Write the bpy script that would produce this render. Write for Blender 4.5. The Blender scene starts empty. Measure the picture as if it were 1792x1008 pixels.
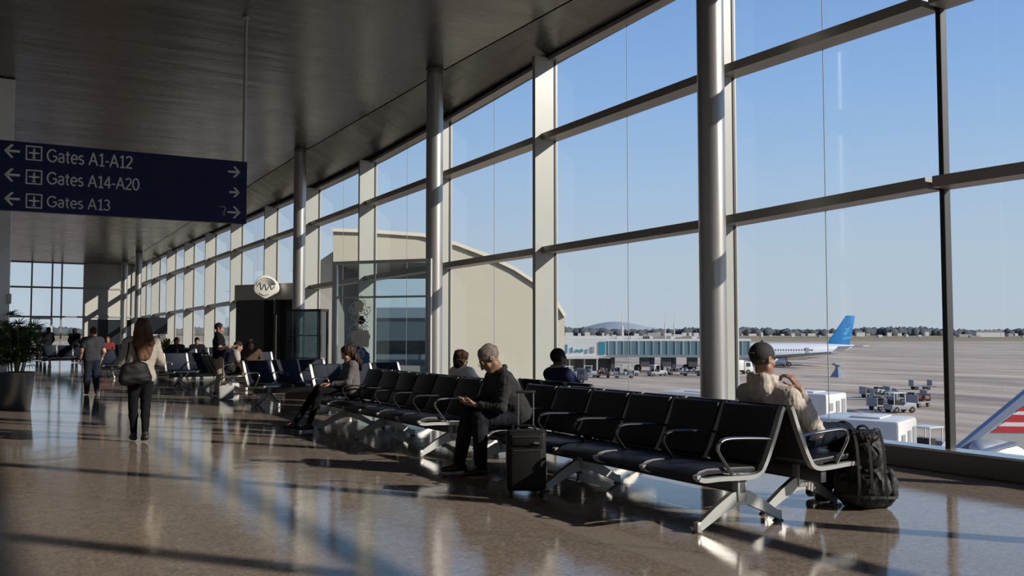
import bpy, bmesh, math, random
import numpy as np
from mathutils import Vector, Matrix, Euler
random.seed(7); RNG = np.random.default_rng(7)
PI = math.pi
SC = bpy.context.scene
COL = SC.collection
F = 1560.0; EYE = 1.5
PITCH = math.atan(76/1560); YAW = math.radians(31.6)
cP, sP = math.cos(PITCH), math.sin(PITCH); cY, sY = math.cos(YAW), math.sin(YAW)
# world: x = distance across the hall towards the glass wall, y = along the hall, z up; the camera stands at (0,0,EYE)
def plan(X, Y):            # camera-aligned ground plan (X right, Y away) -> world x,y
    return (X*cY + Y*sY, -X*sY + Y*cY)
def ray(u, v):
    a = (u-896)/F; b = (504-v)/F
    Y = cP - b*sP; Z = b*cP + sP
    return a/Y, Z/Y        # X and Z slopes per unit depth
def C(u, v, d):            # place something seen at (u,v) at distance d
    a, s = ray(u, v); x, y = plan(a*d, d)
    return Vector((x, y, EYE + s*d))
def G(u, v, z=0.0):        # the spot on level z seen at (u,v)
    a, s = ray(u, v); d = (z-EYE)/s
    return C(u, v, d)

# ---------------------------------------------------------------- materials
MATS = {}
def M(name, col, rough=0.5, metal=0.0, spec=0.5, var=0.0, scale=8.0, bump=0.0, bscale=40.0, stretch=None, rvar=0.0, sheen=0.0, coat=0.0):
    if name in MATS: return MATS[name]
    m = bpy.data.materials.new(name); m.use_nodes = True
    nt = m.node_tree; N = nt.nodes; L = nt.links
    b = N['Principled BSDF']
    b.inputs['Base Color'].default_value = (*col, 1)
    b.inputs['Roughness'].default_value = rough
    b.inputs['Metallic'].default_value = metal
    b.inputs['Specular IOR Level'].default_value = spec
    if sheen: b.inputs['Sheen Weight'].default_value = sheen
    if coat: b.inputs['Coat Weight'].default_value = coat; b.inputs['Coat Roughness'].default_value = .1
    tc = N.new('ShaderNodeTexCoord'); mp = N.new('ShaderNodeMapping')
    L.new(tc.outputs['Object'], mp.inputs['Vector'])
    if stretch: mp.inputs['Scale'].default_value = stretch
    if var or rvar:
        n = N.new('ShaderNodeTexNoise'); n.inputs['Scale'].default_value = scale; n.inputs['Detail'].default_value = 6
        L.new(mp.outputs[0], n.inputs['Vector'])
        if var:
            mx = N.new('ShaderNodeMix'); mx.data_type = 'RGBA'
            lo = [max(0, c*(1-var)) for c in col]; hi = [min(1, c*(1+var)) for c in col]
            mx.inputs['A'].default_value = (*lo, 1); mx.inputs['B'].default_value = (*hi, 1)
            L.new(n.outputs['Fac'], mx.inputs['Factor']); L.new(mx.outputs['Result'], b.inputs['Base Color'])
        if rvar:
            mr = N.new('ShaderNodeMapRange'); mr.inputs['To Min'].default_value = max(0, rough-rvar); mr.inputs['To Max'].default_value = rough+rvar
            L.new(n.outputs['Fac'], mr.inputs['Value']); L.new(mr.outputs[0], b.inputs['Roughness'])
    if bump:
        n2 = N.new('ShaderNodeTexNoise'); n2.inputs['Scale'].default_value = bscale; n2.inputs['Detail'].default_value = 4
        L.new(mp.outputs[0], n2.inputs['Vector'])
        bp = N.new('ShaderNodeBump'); bp.inputs['Strength'].default_value = bump; bp.inputs['Distance'].default_value = 0.02
        L.new(n2.outputs['Fac'], bp.inputs['Height']); L.new(bp.outputs[0], b.inputs['Normal'])
    MATS[name] = m
    return m
def glass_mat(name, tint=(1, 1, 1), refl=1.0, ior=1.5, rough=0.0):
    m = bpy.data.materials.new(name); m.use_nodes = True
    nt = m.node_tree; N = nt.nodes; L = nt.links; N.clear()
    o = N.new('ShaderNodeOutputMaterial'); mx = N.new('ShaderNodeMixShader')
    t = N.new('ShaderNodeBsdfTransparent'); t.inputs[0].default_value = (*tint, 1)
    g = N.new('ShaderNodeBsdfGlossy'); g.inputs['Roughness'].default_value = rough
    f = N.new('ShaderNodeLayerWeight'); f.inputs['Blend'].default_value = .5
    pw = N.new('ShaderNodeMath'); pw.operation = 'POWER'; pw.inputs[1].default_value = 5.0; L.new(f.outputs['Facing'], pw.inputs[0])
    f0 = ((ior-1)/(ior+1))**2*2
    ml = N.new('ShaderNodeMapRange'); ml.inputs['To Min'].default_value = f0*refl; ml.inputs['To Max'].default_value = refl
    L.new(pw.outputs[0], ml.inputs['Value']); L.new(ml.outputs[0], mx.inputs[0])
    L.new(t.outputs[0], mx.inputs[1]); L.new(g.outputs[0], mx.inputs[2]); L.new(mx.outputs[0], o.inputs[0])
    MATS[name] = m
    return m

# ---------------------------------------------------------------- mesh builders (each adds a shape to a bmesh)
def box(bm, c, s, bev=0.0, rz=0.0, mat=None, seg=2):
    t = bmesh.new(); bmesh.ops.create_cube(t, size=1.0)
    bmesh.ops.scale(t, vec=Vector(s), verts=t.verts)
    if bev: bmesh.ops.bevel(t, geom=list(t.edges), offset=bev, segments=seg, profile=.5, affect='EDGES')
    mm = Matrix.Translation(Vector(c)) @ (mat.to_4x4() if mat is not None else Matrix.Rotation(rz, 4, 'Z'))
    bmesh.ops.transform(t, matrix=mm, verts=t.verts)
    merge(bm, t)
def merge(bm, t):
    me = bpy.data.meshes.new('tmp'); t.to_mesh(me); t.free(); bm.from_mesh(me); bpy.data.meshes.remove(me)
def box2(bm, lo, hi, bev=0.0):
    lo = Vector(lo); hi = Vector(hi); box(bm, (lo+hi)/2, [abs(a) for a in (hi-lo)], bev)
def frames(path, up=None):
    P = [Vector(p) for p in path]; out = []
    for i in range(len(P)):
        a = P[max(i-1, 0)]; b = P[min(i+1, len(P)-1)]
        t = (b-a).normalized()
        u = Vector(up) if up else (Vector((0, 0, 1)) if abs(t.z) < .95 else Vector((1, 0, 0)))
        s = t.cross(u)
        if s.length < 1e-5: s = t.cross(Vector((0, 1, 0)))
        s.normalize(); n = s.cross(t).normalized()
        out.append((P[i], s, n))
    return out
def sweep(bm, path, sect, up=None, cap=True):
    """sect: list of (a,b) offsets, or a function i -> list"""
    fr = frames(path, up); rings = []
    for i, (p, s, n) in enumerate(fr):
        sc = sect(i) if callable(sect) else sect
        rings.append([bm.verts.new(p + s*a + n*b) for a, b in sc])
    k = len(rings[0])
    for i in range(len(rings)-1):
        for j in range(k):
            bm.faces.new((rings[i][j], rings[i][(j+1) % k], rings[i+1][(j+1) % k], rings[i+1][j]))
    if cap:
        bm.faces.new(list(reversed(rings[0]))); bm.faces.new(rings[-1])
def circ(r, n=10, rb=None):
    rb = rb or r
    return [(r*math.cos(2*PI*i/n), rb*math.sin(2*PI*i/n)) for i in range(n)]
def rect(w, h): return [(-w/2, -h/2), (w/2, -h/2), (w/2, h/2), (-w/2, h/2)]
def tube(bm, path, r, n=10, up=None): sweep(bm, path, circ(r, n), up)
def spline(pts, n=6):
    P = [Vector(p) for p in pts]; out = []
    for i in range(len(P)-1):
        p0 = P[max(i-1, 0)]; p1 = P[i]; p2 = P[i+1]; p3 = P[min(i+2, len(P)-1)]
        for k in range(n):
            t = k/n
            out.append(.5*((2*p1)+(p2-p0)*t+(2*p0-5*p1+4*p2-p3)*t*t+(3*p1-p0-3*p2+p3)*t**3))
    out.append(P[-1]); return out
def lathe(bm, prof, c=(0, 0, 0), n=32, axis='Z', cap=True):
    rings = []
    for r, h in prof:
        ring = []
        for i in range(n):
            a = 2*PI*i/n
            if axis == 'Z': v = (r*math.cos(a), r*math.sin(a), h)
            elif axis == 'X': v = (h, r*math.cos(a), r*math.sin(a))
            else: v = (r*math.sin(a), h, r*math.cos(a))
            ring.append(bm.verts.new(Vector(c)+Vector(v)))
        rings.append(ring)
    for i in range(len(rings)-1):
        for j in range(n):
            bm.faces.new((rings[i][j], rings[i][(j+1) % n], rings[i+1][(j+1) % n], rings[i+1][j]))
    if cap:
        bm.faces.new(list(reversed(rings[0]))); bm.faces.new(rings[-1])
def prism(bm, pts, fn, t0, t1, bev=0.0):
    """polygon pts (a,b) extruded from t0 to t1; fn(a,b,t)->xyz"""
    t = bmesh.new()
    A = [t.verts.new(fn(a, b, t0)) for a, b in pts]; B = [t.verts.new(fn(a, b, t1)) for a, b in pts]
    n = len(pts)
    f0 = t.faces.new(list(reversed(A))); f1 = t.faces.new(B)
    for i in range(n): t.faces.new((A[i], A[(i+1) % n], B[(i+1) % n], B[i]))
    bmesh.ops.recalc_face_normals(t, faces=t.faces)
    if bev:
        bmesh.ops.bevel(t, geom=list(f0.edges)+list(f1.edges), offset=bev, segments=2, profile=.5, affect='EDGES')
    merge(bm, t)
def quad(bm, a, b, c, d): bm.faces.new([bm.verts.new(Vector(p)) for p in (a, b, c, d)])
BM = bmesh.new
def obj(name, bm, mat, parent=None, smooth=False, loc=None, recalc=True):
    me = bpy.data.meshes.new(name)
    if recalc: bmesh.ops.recalc_face_normals(bm, faces=bm.faces)
    bm.to_mesh(me); bm.free()
    o = bpy.data.objects.new(name, me); COL.objects.link(o)
    for m in (mat if isinstance(mat, (list, tuple)) else [mat]): me.materials.append(m)
    if smooth:
        me.polygons.foreach_set('use_smooth', [True]*len(me.polygons))
        if smooth == 'auto':
            try: me.set_sharp_from_angle(angle=math.radians(38))
            except Exception: pass
    if parent: o.parent = parent
    if loc: o.location = loc
    return o
def thing(name, label, cat, loc=(0, 0, 0), rz=0.0, group=None):
    o = bpy.data.objects.new(name, None); COL.objects.link(o); o.empty_display_size = .1
    o.location = loc; o.rotation_euler = (0, 0, rz); tag(o, label, cat, group); return o
def tag(o, label, cat, group=None):
    o['label'] = label; o['category'] = cat
    if group: o['group'] = group
    return o
def struct(o): o['kind'] = 'structure'; return o
def dup(root, loc, rz, label, group=None):
    r = root.copy(); COL.objects.link(r); r.location = loc; r.rotation_euler = (0, 0, rz); r['label'] = label
    if group: r['group'] = group
    for ch in root.children:
        c = ch.copy(); COL.objects.link(c); c.parent = r
        for g in ch.children:
            d = g.copy(); COL.objects.link(d); d.parent = c
    return r
def interp(tab, t):
    if t <= tab[0][0]: return tab[0][1]
    for (a, va), (b, vb) in zip(tab, tab[1:]):
        if t <= b: return va+(vb-va)*(t-a)/(b-a)
    return tab[-1][1]

# ---------------------------------------------------------------- camera, world, sun
cam = bpy.data.cameras.new('camera'); cam.lens = 36*F/1792; cam.sensor_width = 36; cam.clip_end = 30000; cam.clip_start = .05
co = bpy.data.objects.new('camera', cam); COL.objects.link(co)
co.location = (0, 0, EYE); co.rotation_euler = (PI/2+PITCH, 0, -YAW); SC.camera = co
SC.view_settings.view_transform = 'Standard'; SC.view_settings.look = 'None'
SC.view_settings.gamma = 1; SC.view_settings.use_curve_mapping = False; SC.view_settings.exposure = 0.0
w = bpy.data.worlds.new('sky'); SC.world = w; w.use_nodes = True
N = w.node_tree.nodes; L = w.node_tree.links
tc = N.new('ShaderNodeTexCoord'); sx = N.new('ShaderNodeSeparateXYZ'); cr = N.new('ShaderNodeValToRGB')
L.new(tc.outputs['Generated'], sx.inputs[0]); L.new(sx.outputs['Z'], cr.inputs[0])
e = cr.color_ramp.elements
e[0].position = 0.0; e[0].color = (.425, .495, .555, 1)
e[1].position = 1.0; e[1].color = (.045, .11, .33, 1)
for p, c in ((.08, (.40, .50, .60)), (.16, (.33, .475, .665)), (.26, (.235, .405, .68)), (.38, (.165, .315, .61)), (.6, (.09, .19, .46))):
    k = e.new(p); k.color = (*c, 1)
L.new(cr.outputs[0], N['Background'].inputs[0]); N['Background'].inputs[1].default_value = 1.14
SUN_EL = math.radians(24.5)
sdir = Vector((-.604*math.cos(SUN_EL), .797*math.cos(SUN_EL), -math.sin(SUN_EL)))
sl = bpy.data.lights.new('sun', 'SUN'); sl.energy = 5.6; sl.angle = math.radians(.55); sl.color = (1.0, .93, .83)
so = bpy.data.objects.new('sun', sl); COL.objects.link(so); so.rotation_euler = sdir.to_track_quat('-Z', 'Y').to_euler(); so.location = (40, -30, 40)

# ---------------------------------------------------------------- shared materials
STEEL = M('brushed_steel', (.40, .39, .375), .36, .75, rvar=.06, scale=30, stretch=(1, 1, .05))
ALU = M('anodised_aluminium', (.40, .395, .375), .44, .65, var=.06)
CHROME = M('polished_aluminium', (.40, .395, .38), .26, .95)
MULL = M('cream_mullion_paint', (.33, .335, .305), .35, .0, var=.05, scale=3)
TRANS = M('grey_transom_paint', (.30, .28, .25), .38, .35, var=.06, scale=3)
DARKM = M('black_gasket', (.012, .013, .014), .5)
BLKL = M('black_vinyl', (.009, .010, .013), .42, 0, .35, bump=.08, bscale=160)
NAVL = M('navy_vinyl', (.008, .012, .022), .55, 0, .12, bump=.08, bscale=160)
RUB = M('black_rubber', (.014, .014, .014), .7)
GLASS = glass_mat('window_glass', (.985, .99, .99), .9, 1.38)
GLASS2 = glass_mat('screen_glass', (.86, .93, .94), 1.0, 1.5)
# ================================================================ THE HALL
XW = 8.97                      # inner face line of the glass wall
Y0, Y1 = -16.0, 58.0
ZI = [(-16, 6.75), (15, 6.70), (24, 6.55), (40, 6.05), (58, 5.5)]
ZW = [(-16, 6.75), (10, 6.62), (13.3, 6.45), (17.4, 6.15), (21.6, 5.92), (26, 5.8), (35, 5.68), (45, 5.6), (58, 5.45)]
ZM = [(-16, 3.1), (5.75, 3.1), (8.9, 3.01), (13.4, 2.955), (17.4, 2.92), (26, 2.82), (35, 2.62), (58, 2.3)]
ZU = [(-16, 5.1), (8.9, 5.09), (13.4, 5.0), (17.4, 4.91), (26, 4.72), (35, 4.6), (58, 4.25)]
# floor
def floor_mat():
    m = bpy.data.materials.new('polished_terrazzo'); m.use_nodes = True
    nt = m.node_tree; N = nt.nodes; L = nt.links; b = N['Principled BSDF']
    tc = N.new('ShaderNodeTexCoord')
    def noise(s, d=6, ro=.55, vec=None):
        n = N.new('ShaderNodeTexNoise'); n.inputs['Scale'].default_value = s; n.inputs['Detail'].default_value = d; n.inputs['Roughness'].default_value = ro
        L.new(vec or tc.outputs['Object'], n.inputs['Vector']); return n
    def mix(f, a, bb, mode='MIX'):
        x = N.new('ShaderNodeMix'); x.data_type = 'RGBA'; x.blend_type = mode
        for k, v in (('Factor', f), ('A', a), ('B', bb)):
            if isinstance(v, tuple): x.inputs[k].default_value = v
            elif isinstance(v, float): x.inputs[k].default_value = v
            else: L.new(v, x.inputs[k])
        return x.outputs['Result']
    def ramp(i, p0, p1):
        r = N.new('ShaderNodeMapRange'); r.inputs['From Min'].default_value = p0; r.inputs['From Max'].default_value = p1; L.new(i, r.inputs['Value']); return r.outputs[0]
    big = noise(.7, 5, .6); med = noise(9, 8, .7); chip = noise(30, 7, .78)
    c = mix(ramp(big.outputs['Fac'], .3, .7), (.245, .195, .153, 1), (.325, .265, .212, 1))
    c = mix(ramp(med.outputs['Fac'], .35, .68), c, (.190, .150, .117, 1))
    c2 = mix(ramp(chip.outputs['Fac'], .54, .66), c, (.46, .39, .32, 1))
    c2 = mix(ramp(chip.outputs['Fac'], .46, .34), c2, (.095, .074, .057, 1))
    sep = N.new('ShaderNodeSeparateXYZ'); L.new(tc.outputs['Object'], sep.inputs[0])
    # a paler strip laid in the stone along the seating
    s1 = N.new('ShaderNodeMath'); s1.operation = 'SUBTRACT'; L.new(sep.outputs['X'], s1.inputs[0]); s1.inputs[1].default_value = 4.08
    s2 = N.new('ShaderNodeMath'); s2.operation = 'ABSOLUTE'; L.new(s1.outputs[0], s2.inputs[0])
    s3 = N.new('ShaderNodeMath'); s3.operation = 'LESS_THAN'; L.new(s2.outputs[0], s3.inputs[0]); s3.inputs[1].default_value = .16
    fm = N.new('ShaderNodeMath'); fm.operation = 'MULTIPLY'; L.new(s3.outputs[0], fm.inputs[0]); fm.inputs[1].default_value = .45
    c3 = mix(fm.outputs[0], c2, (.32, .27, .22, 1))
    # thin joints
    def joint(out, period):
        a = N.new('ShaderNodeMath'); a.operation = 'MODULO'; L.new(out, a.inputs[0]); a.inputs[1].default_value = period
        d = N.new('ShaderNodeMath'); d.operation = 'ABSOLUTE'; L.new(a.outputs[0], d.inputs[0])
        l = N.new('ShaderNodeMath'); l.operation = 'LESS_THAN'; L.new(d.outputs[0], l.inputs[0]); l.inputs[1].default_value = .006; return l.outputs[0]
    jm = N.new('ShaderNodeMath'); jm.operation = 'MAXIMUM'; L.new(joint(sep.outputs['X'], 1.96), jm.inputs[0]); L.new(joint(sep.outputs['Y'], 2.4), jm.inputs[1])
    jf = N.new('ShaderNodeMath'); jf.operation = 'MULTIPLY'; L.new(jm.outputs[0], jf.inputs[0]); jf.inputs[1].default_value = .5
    c4 = mix(jf.outputs[0], c3, (.12, .095, .075, 1))
    L.new(c4, b.inputs['Base Color'])
    rr = N.new('ShaderNodeMapRange'); L.new(med.outputs['Fac'], rr.inputs['Value']); rr.inputs['To Min'].default_value = .03; rr.inputs['To Max'].default_value = .11
    L.new(rr.outputs[0], b.inputs['Roughness']); b.inputs['Specular IOR Level'].default_value = .5; b.inputs['IOR'].default_value = 1.5
    wv = noise(2.2, 3, .5)
    bp = N.new('ShaderNodeBump'); bp.inputs['Strength'].default_value = .05; bp.inputs['Distance'].default_value = .05
    L.new(wv.outputs['Fac'], bp.inputs['Height'])
    bp2 = N.new('ShaderNodeBump'); bp2.inputs['Strength'].default_value = .05; bp2.inputs['Distance'].default_value = .004
    L.new(chip.outputs['Fac'], bp2.inputs['Height']); L.new(bp.outputs[0], bp2.inputs['Normal'])
    L.new(bp2.outputs[0], b.inputs['Normal'])
    return m
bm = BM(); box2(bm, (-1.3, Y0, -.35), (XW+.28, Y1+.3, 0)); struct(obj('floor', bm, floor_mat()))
# ceiling: gently folded brushed panels, a reveal along the fold above the columns
def ceil_mat():
    m = M('ceiling_panels', (.135, .13, .118), .27, .88, var=.3, scale=1.3, rvar=.08)
    nt = m.node_tree; N = nt.nodes; L = nt.links; b = N['Principled BSDF']
    tc = N.new('ShaderNodeTexCoord'); mp = N.new('ShaderNodeMapping'); mp.inputs['Scale'].default_value = (.35, 1.6, 1)
    L.new(tc.outputs['Object'], mp.inputs[0])
    n = N.new('ShaderNodeTexNoise'); n.inputs['Scale'].default_value = 1.1; n.inputs['Detail'].default_value = 5; L.new(mp.outputs[0], n.inputs['Vector'])
    bk = N.new('ShaderNodeTexBrick'); bk.inputs['Scale'].default_value = 1.0; bk.inputs['Brick Width'].default_value = 1.2; bk.inputs['Row Height'].default_value = 2.4
    bk.inputs['Mortar Size'].default_value = .006; bk.offset = 0.0
    bk.inputs['Color1'].default_value = bk.inputs['Color2'].default_value = (1, 1, 1, 1); bk.inputs['Mortar'].default_value = (0, 0, 0, 1)
    L.new(tc.outputs['Object'], bk.inputs['Vector'])
    bp = N.new('ShaderNodeBump'); bp.inputs['Strength'].default_value = .30; bp.inputs['Distance'].default_value = .06; L.new(n.outputs['Fac'], bp.inputs['Height'])
    bp2 = N.new('ShaderNodeBump'); bp2.inputs['Strength'].default_value = .25; bp2.inputs['Distance'].default_value = .006; L.new(bk.outputs['Color'], bp2.inputs['Height'])
    L.new(bp.outputs[0], bp2.inputs['Normal']); L.new(bp2.outputs[0], b.inputs['Normal'])
    return m
XF = 8.02
bm = BM(); ys = [Y0+i*(Y1+.3-Y0)/74 for i in range(75)]
def crow(xs_z, y): return [bm.verts.new((x, y, z)) for x, z in xs_z]
under = []; over = []
for y in ys:
    zi = interp(ZI, y); zw = interp(ZW, y); row = []
    for k in range(12): row.append((-1.3+(XF-.02+1.3)*k/11, zi))
    row += [(XF-.02, zi+.05), (XF+.02, zi+.05), (XF+.02, zi)]
    for k in range(1, 5): row.append((XF+.02+(XW+.28-XF-.02)*k/4, zi+(zw-zi)*k/4))
    under.append(crow(row, y)); over.append(crow([(x, 7.3) for x, z in row], y))
for A, B in zip(under, under[1:]):
    for i in range(len(A)-1): bm.faces.new((A[i], A[i+1], B[i+1], B[i]))
for A, B in zip(over, over[1:]):
    for i in range(len(A)-1): bm.faces.new((A[i+1], A[i], B[i], B[i+1]))
for k in (0, -1):
    for i in range(len(ys)-1): bm.faces.new((under[i][k], under[i+1][k], over[i+1][k], over[i][k]))
    for i in range(len(under[0])-1): bm.faces.new((under[k][i], under[k][i+1], over[k][i+1], over[k][i]))
struct(obj('ceiling', bm, ceil_mat()))
CONC = M('grey_plaster', (.68, .67, .65), .6, 0, .4, var=.12, scale=2)
CLAD = M('pale_cladding', (.58, .59, .59), .35, .3, var=.08, scale=2)
bm = BM(); box2(bm, (-1.6, Y0, 0), (-1.3, Y1, 7.0)); struct(obj('wall_left', bm, CONC))
bm = BM(); box2(bm, (-1.6, Y0-.3, 0), (XW+.28, Y0, .5)); box2(bm, (-1.6, Y0-.3, 6.2), (XW+.28, Y0, 7.0))
for x in (-1.45, 2.0, 5.5, 9.1): box2(bm, (x-.15, Y0-.3, .5), (x+.15, Y0, 6.2))
struct(obj('wall_back', bm, CONC))
bm = BM(); quad(bm, (-1.3, Y0-.15, .5), (XW, Y0-.15, .5), (XW, Y0-.15, 6.2), (-1.3, Y0-.15, 6.2)); struct(obj('window_60', bm, GLASS))  # unseen glazing in the opened back wall, added to let sky light fill in
# pier at the left edge of the view
px = C(13, 600, 18.2)
bm = BM(); box2(bm, (-1.3, px.y-.45, 0), (px.x, px.y+.45, interp(ZI, px.y)-.01), .015)
pier = obj('trim_1', bm, CLAD); struct(pier)
bm = BM(); box2(bm, (px.x-.05, px.y-.5, 2.05), (px.x+.03, px.y-.45, 2.25), .01); obj('bracket', bm, ALU, pier)
# glass wall: sill, mullions, bays
bm = BM(); box2(bm, (XW-.05, Y0, 0), (XW+.28, Y1, .22), .012)
sill = obj('trim_2', bm, M('sill_face', (.20, .19, .175), .4, .4)); struct(sill)
bm = BM(); box2(bm, (XW-.09, Y0, .215), (XW+.20, Y1, .245), .006); obj('sill_cap', bm, M('sill_cap_aluminium', (.62, .62, .62), .26, .9), sill)
MY = [-15.9, -12.2, -8.1, -3.9, .3, 4.52, 5.75, 8.9, 13.3, 17.4, 21.6, 25.9, 30.1, 34.6, 38.8, 43, 47.2, 51.4, 55.6, 57.95]
GX = XW+.10
nt_ = 3
for i, y in enumerate(MY):
    zt = interp(ZW, y)+.02
    slim = i == 6
    bm = BM()
    if slim: box2(bm, (XW+.05, y-.03, .24), (XW+.16, y+.03, zt), .006)
    elif y < 5: box2(bm, (XW-.05, y-.04, .0), (XW+.16, y+.04, zt), .006)  # off-frame mullions, slimmed and spaced to let more sun reach floor and sitters
    else: box2(bm, (XW-.33, y-.045, .0), (XW+.16, y+.045, zt), .006)
    m = obj('trim_%d' % nt_, bm, DARKM if slim else MULL); struct(m); nt_ += 1
    if not slim:
        bm = BM()
        for s in (-1, 1): box2(bm, (GX-.02, y+s*.045-.012, .24), (GX+.02, y+s*.045+.012, zt))
        obj('gasket', bm, DARKM, m)
for i in range(len(MY)-1):
    a, b = MY[i]+.05, MY[i+1]-.05
    bm = BM()
    mid = (a+b)/2 if b-a < 3.6 else a+(b-a)*.52
    for s, e in ((a, mid-.004), (mid+.004, b)):
        for lo, hi in ((None, ZM), (ZM, ZU), (ZU, ZW)):
            z0 = .24 if lo is None else interp(lo, s)+.05; z0b = .24 if lo is None else interp(lo, e)+.05
            off = .05 if hi is not ZW else -.03
            z1 = interp(hi, s)-off; z1b = interp(hi, e)-off
            quad(bm, (GX, s, z0), (GX, e, z0b), (GX, e, z1b), (GX, s, z1))
    wn = obj('window_%d' % (i+1), bm, GLASS); struct(wn)
    for T in (ZM, ZU):
        bm = BM(); sweep(bm, [(XW-.02, a-.01, interp(T, a)), (XW-.02, b+.01, interp(T, b))], rect(.32, .12)) if b > 5 else sweep(bm, [(XW+.06, a-.01, interp(T, a)), (XW+.06, b+.01, interp(T, b))], rect(.16, .09)); obj('transom', bm, TRANS, wn)  # off-frame bays get slimmer transoms so more sun reaches the foreground
    bm = BM(); sweep(bm, [(XW+.06, a-.01, interp(ZW, a)-.0), (XW+.06, b+.01, interp(ZW, b)-.0)], rect(.20, .07)); obj('head_rail', bm, TRANS, wn)
    if b-a > 2.5:
        bm = BM(); box2(bm, (GX-.004, mid-.004, .24), (GX+.004, mid+.004, interp(ZW, mid)-.02)); obj('glass_joint', bm, M('grey_sealant', (.2, .22, .23), .6), wn)
# round columns
clab = ['brushed steel column closest to the camera, behind the near bench', 'brushed steel column beside the glass screen, behind the seated grey-haired man',
        'brushed steel column standing right of the dark kiosk', 'distant thin column at the end of the windows, right of the two',
        'farthest steel column, next to the pale end wall']
CX = 7.86
for k, y in enumerate((8.05, 15.7, 24.0, 50.6, 55.4)):
    t = thing('round_column', clab[k], 'column', (CX, y, 0), 0, 'steel columns along the glass wall')
    zt = interp(ZI, y)-.002
    bm = BM(); lathe(bm, [(.166, .03), (.166, zt-.09)], n=48); obj('shaft', bm, STEEL, t, 'auto')
    bm = BM(); lathe(bm, [(.20, 0), (.20, .025), (.185, .035), (.168, .035)], n=48); obj('base_ring', bm, STEEL, t, 'auto')
    bm = BM(); lathe(bm, [(.158, zt-.09), (.158, zt-.02), (.19, zt-.02), (.19, zt)], n=48); obj('top_collar', bm, M('collar_grey', (.2, .19, .18), .45, .6), t, 'auto')
# far end: glazed left part, solid pale right part
ZE = 5.5; EX = 6.0
bm = BM()
box2(bm, (EX, Y1, 0), (XW+.28, Y1+.3, 7))
ew = obj('wall_far', bm, M('pale_wall_panels', (.42, .41, .37), .5, .1, var=.08, scale=1.5)); struct(ew)
bm = BM()
for z in (2.38, 4.05): box2(bm, (EX, Y1-.06, z-.05), (XW, Y1, z+.05))
for x in (EX+.03, 8.1): box2(bm, (x-.04, Y1-.05, 0), (x+.04, Y1, ZE))
obj('wall_rail', bm, MULL, ew)
bm = BM(); box2(bm, (EX+.3, Y1-.03, 0), (XW-.1, Y1-.005, 2.2)); obj('dark_shopfront', bm, M('dark_glazing', (.02, .025, .028), .15), ew)
bm = BM(); xs = [-1.3, .9, 2.1, 3.3, 4.35, 4.85, EX]
zl = [.12, 2.35, 4.05, ZE]
for a, b in zip(xs, xs[1:]):
    for c, d in zip(zl, zl[1:]): quad(bm, (a+.03, Y1+.1, c+.03), (b-.03, Y1+.1, c+.03), (b-.03, Y1+.1, d-.03), (a+.03, Y1+.1, d-.03))
fw = obj('window_50', bm, GLASS); struct(fw)
bm = BM()
for x in xs[:-1]: box2(bm, (x-.04, Y1+.02, 0), (x+.04, Y1+.2, ZE+.1))
obj('window_frame', bm, M('grey_frame', (.22, .22, .21), .4, .4), fw)
bm = BM()
for z in zl: box2(bm, (-1.3, Y1-.0, z-.05), (EX, Y1+.22, z+.05))
obj('window_rail', bm, M('grey_frame', (.22, .22, .21), .4, .4), fw)
bm = BM()
for x in (3.28, 4.36): box2(bm, (x-.05, Y1-.03, 0), (x+.05, Y1+.02, 2.25))
box2(bm, (3.28, Y1-.03, 2.2), (4.36, Y1+.02, 2.3)); box2(bm, (3.28, Y1-.03, .0), (4.36, Y1+.02, .18))
struct(obj('door_1', bm, M('door_frame_aluminium', (.6, .6, .57), .35, .5)))
# ---------------------------------------------------------------- hanging sign
SIGNB = M('sign_blue', (.006, .013, .055), .4, 0, .2, var=.05, scale=2)
SIGNW = M('sign_white', (.50, .50, .50), .5)
R = C(432, 338, 14.5); Lp = C(0, 305, 12.8)
zb_, zt_ = C(432, 392, 14.5).z, C(432, 283, 14.5).z
ux = Vector((R.x-Lp.x, R.y-Lp.y, 0)); ulen = ux.length; ux.normalize()
WS = ulen+.75                                   # the board runs on a little past the frame's left edge
ang = math.atan2(ux.y, ux.x)
org = Vector((R.x, R.y, 0)) - ux*WS             # left end
sg = thing('hanging_sign', 'dark blue hanging direction sign with white gate numbers and arrows', 'sign', (org.x, org.y, zb_), ang)
HS = zt_-zb_
for k in range(3):
    bm = BM(); box(bm, (WS/2, .06, HS*(k+.5)/3), (WS, .12, HS/3-.008), .006); obj('sign_panel', bm, SIGNB, sg)
bm = BM(); box(bm, (WS/2, .06, HS/2), (WS-.02, .10, HS-.01)); obj('sign_core', bm, DARKM, sg)
nrm = Vector((ux.y, -ux.x, 0))                  # faces the camera
def on_sign(u, v):                              # pixel -> sign face coordinates
    a, s = ray(u, v); dx, dy = plan(a, 1); D = Vector((dx, dy, s)); O = Vector((0, 0, EYE))
    t = (org-O).dot(nrm)/D.dot(nrm); P = O+D*t-org
    return P.dot(ux), P.z-zb_
def sign_poly(bm, pts, th=.006): prism(bm, pts, lambda a, b, t: (a, t, b), -th, .0)
def arc(cx, cy, rx, ry, a0, a1, n=14): return [(cx+rx*math.cos(math.radians(a0+(a1-a0)*i/n)), cy+ry*math.sin(math.radians(a0+(a1-a0)*i/n))) for i in range(n+1)]
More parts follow.
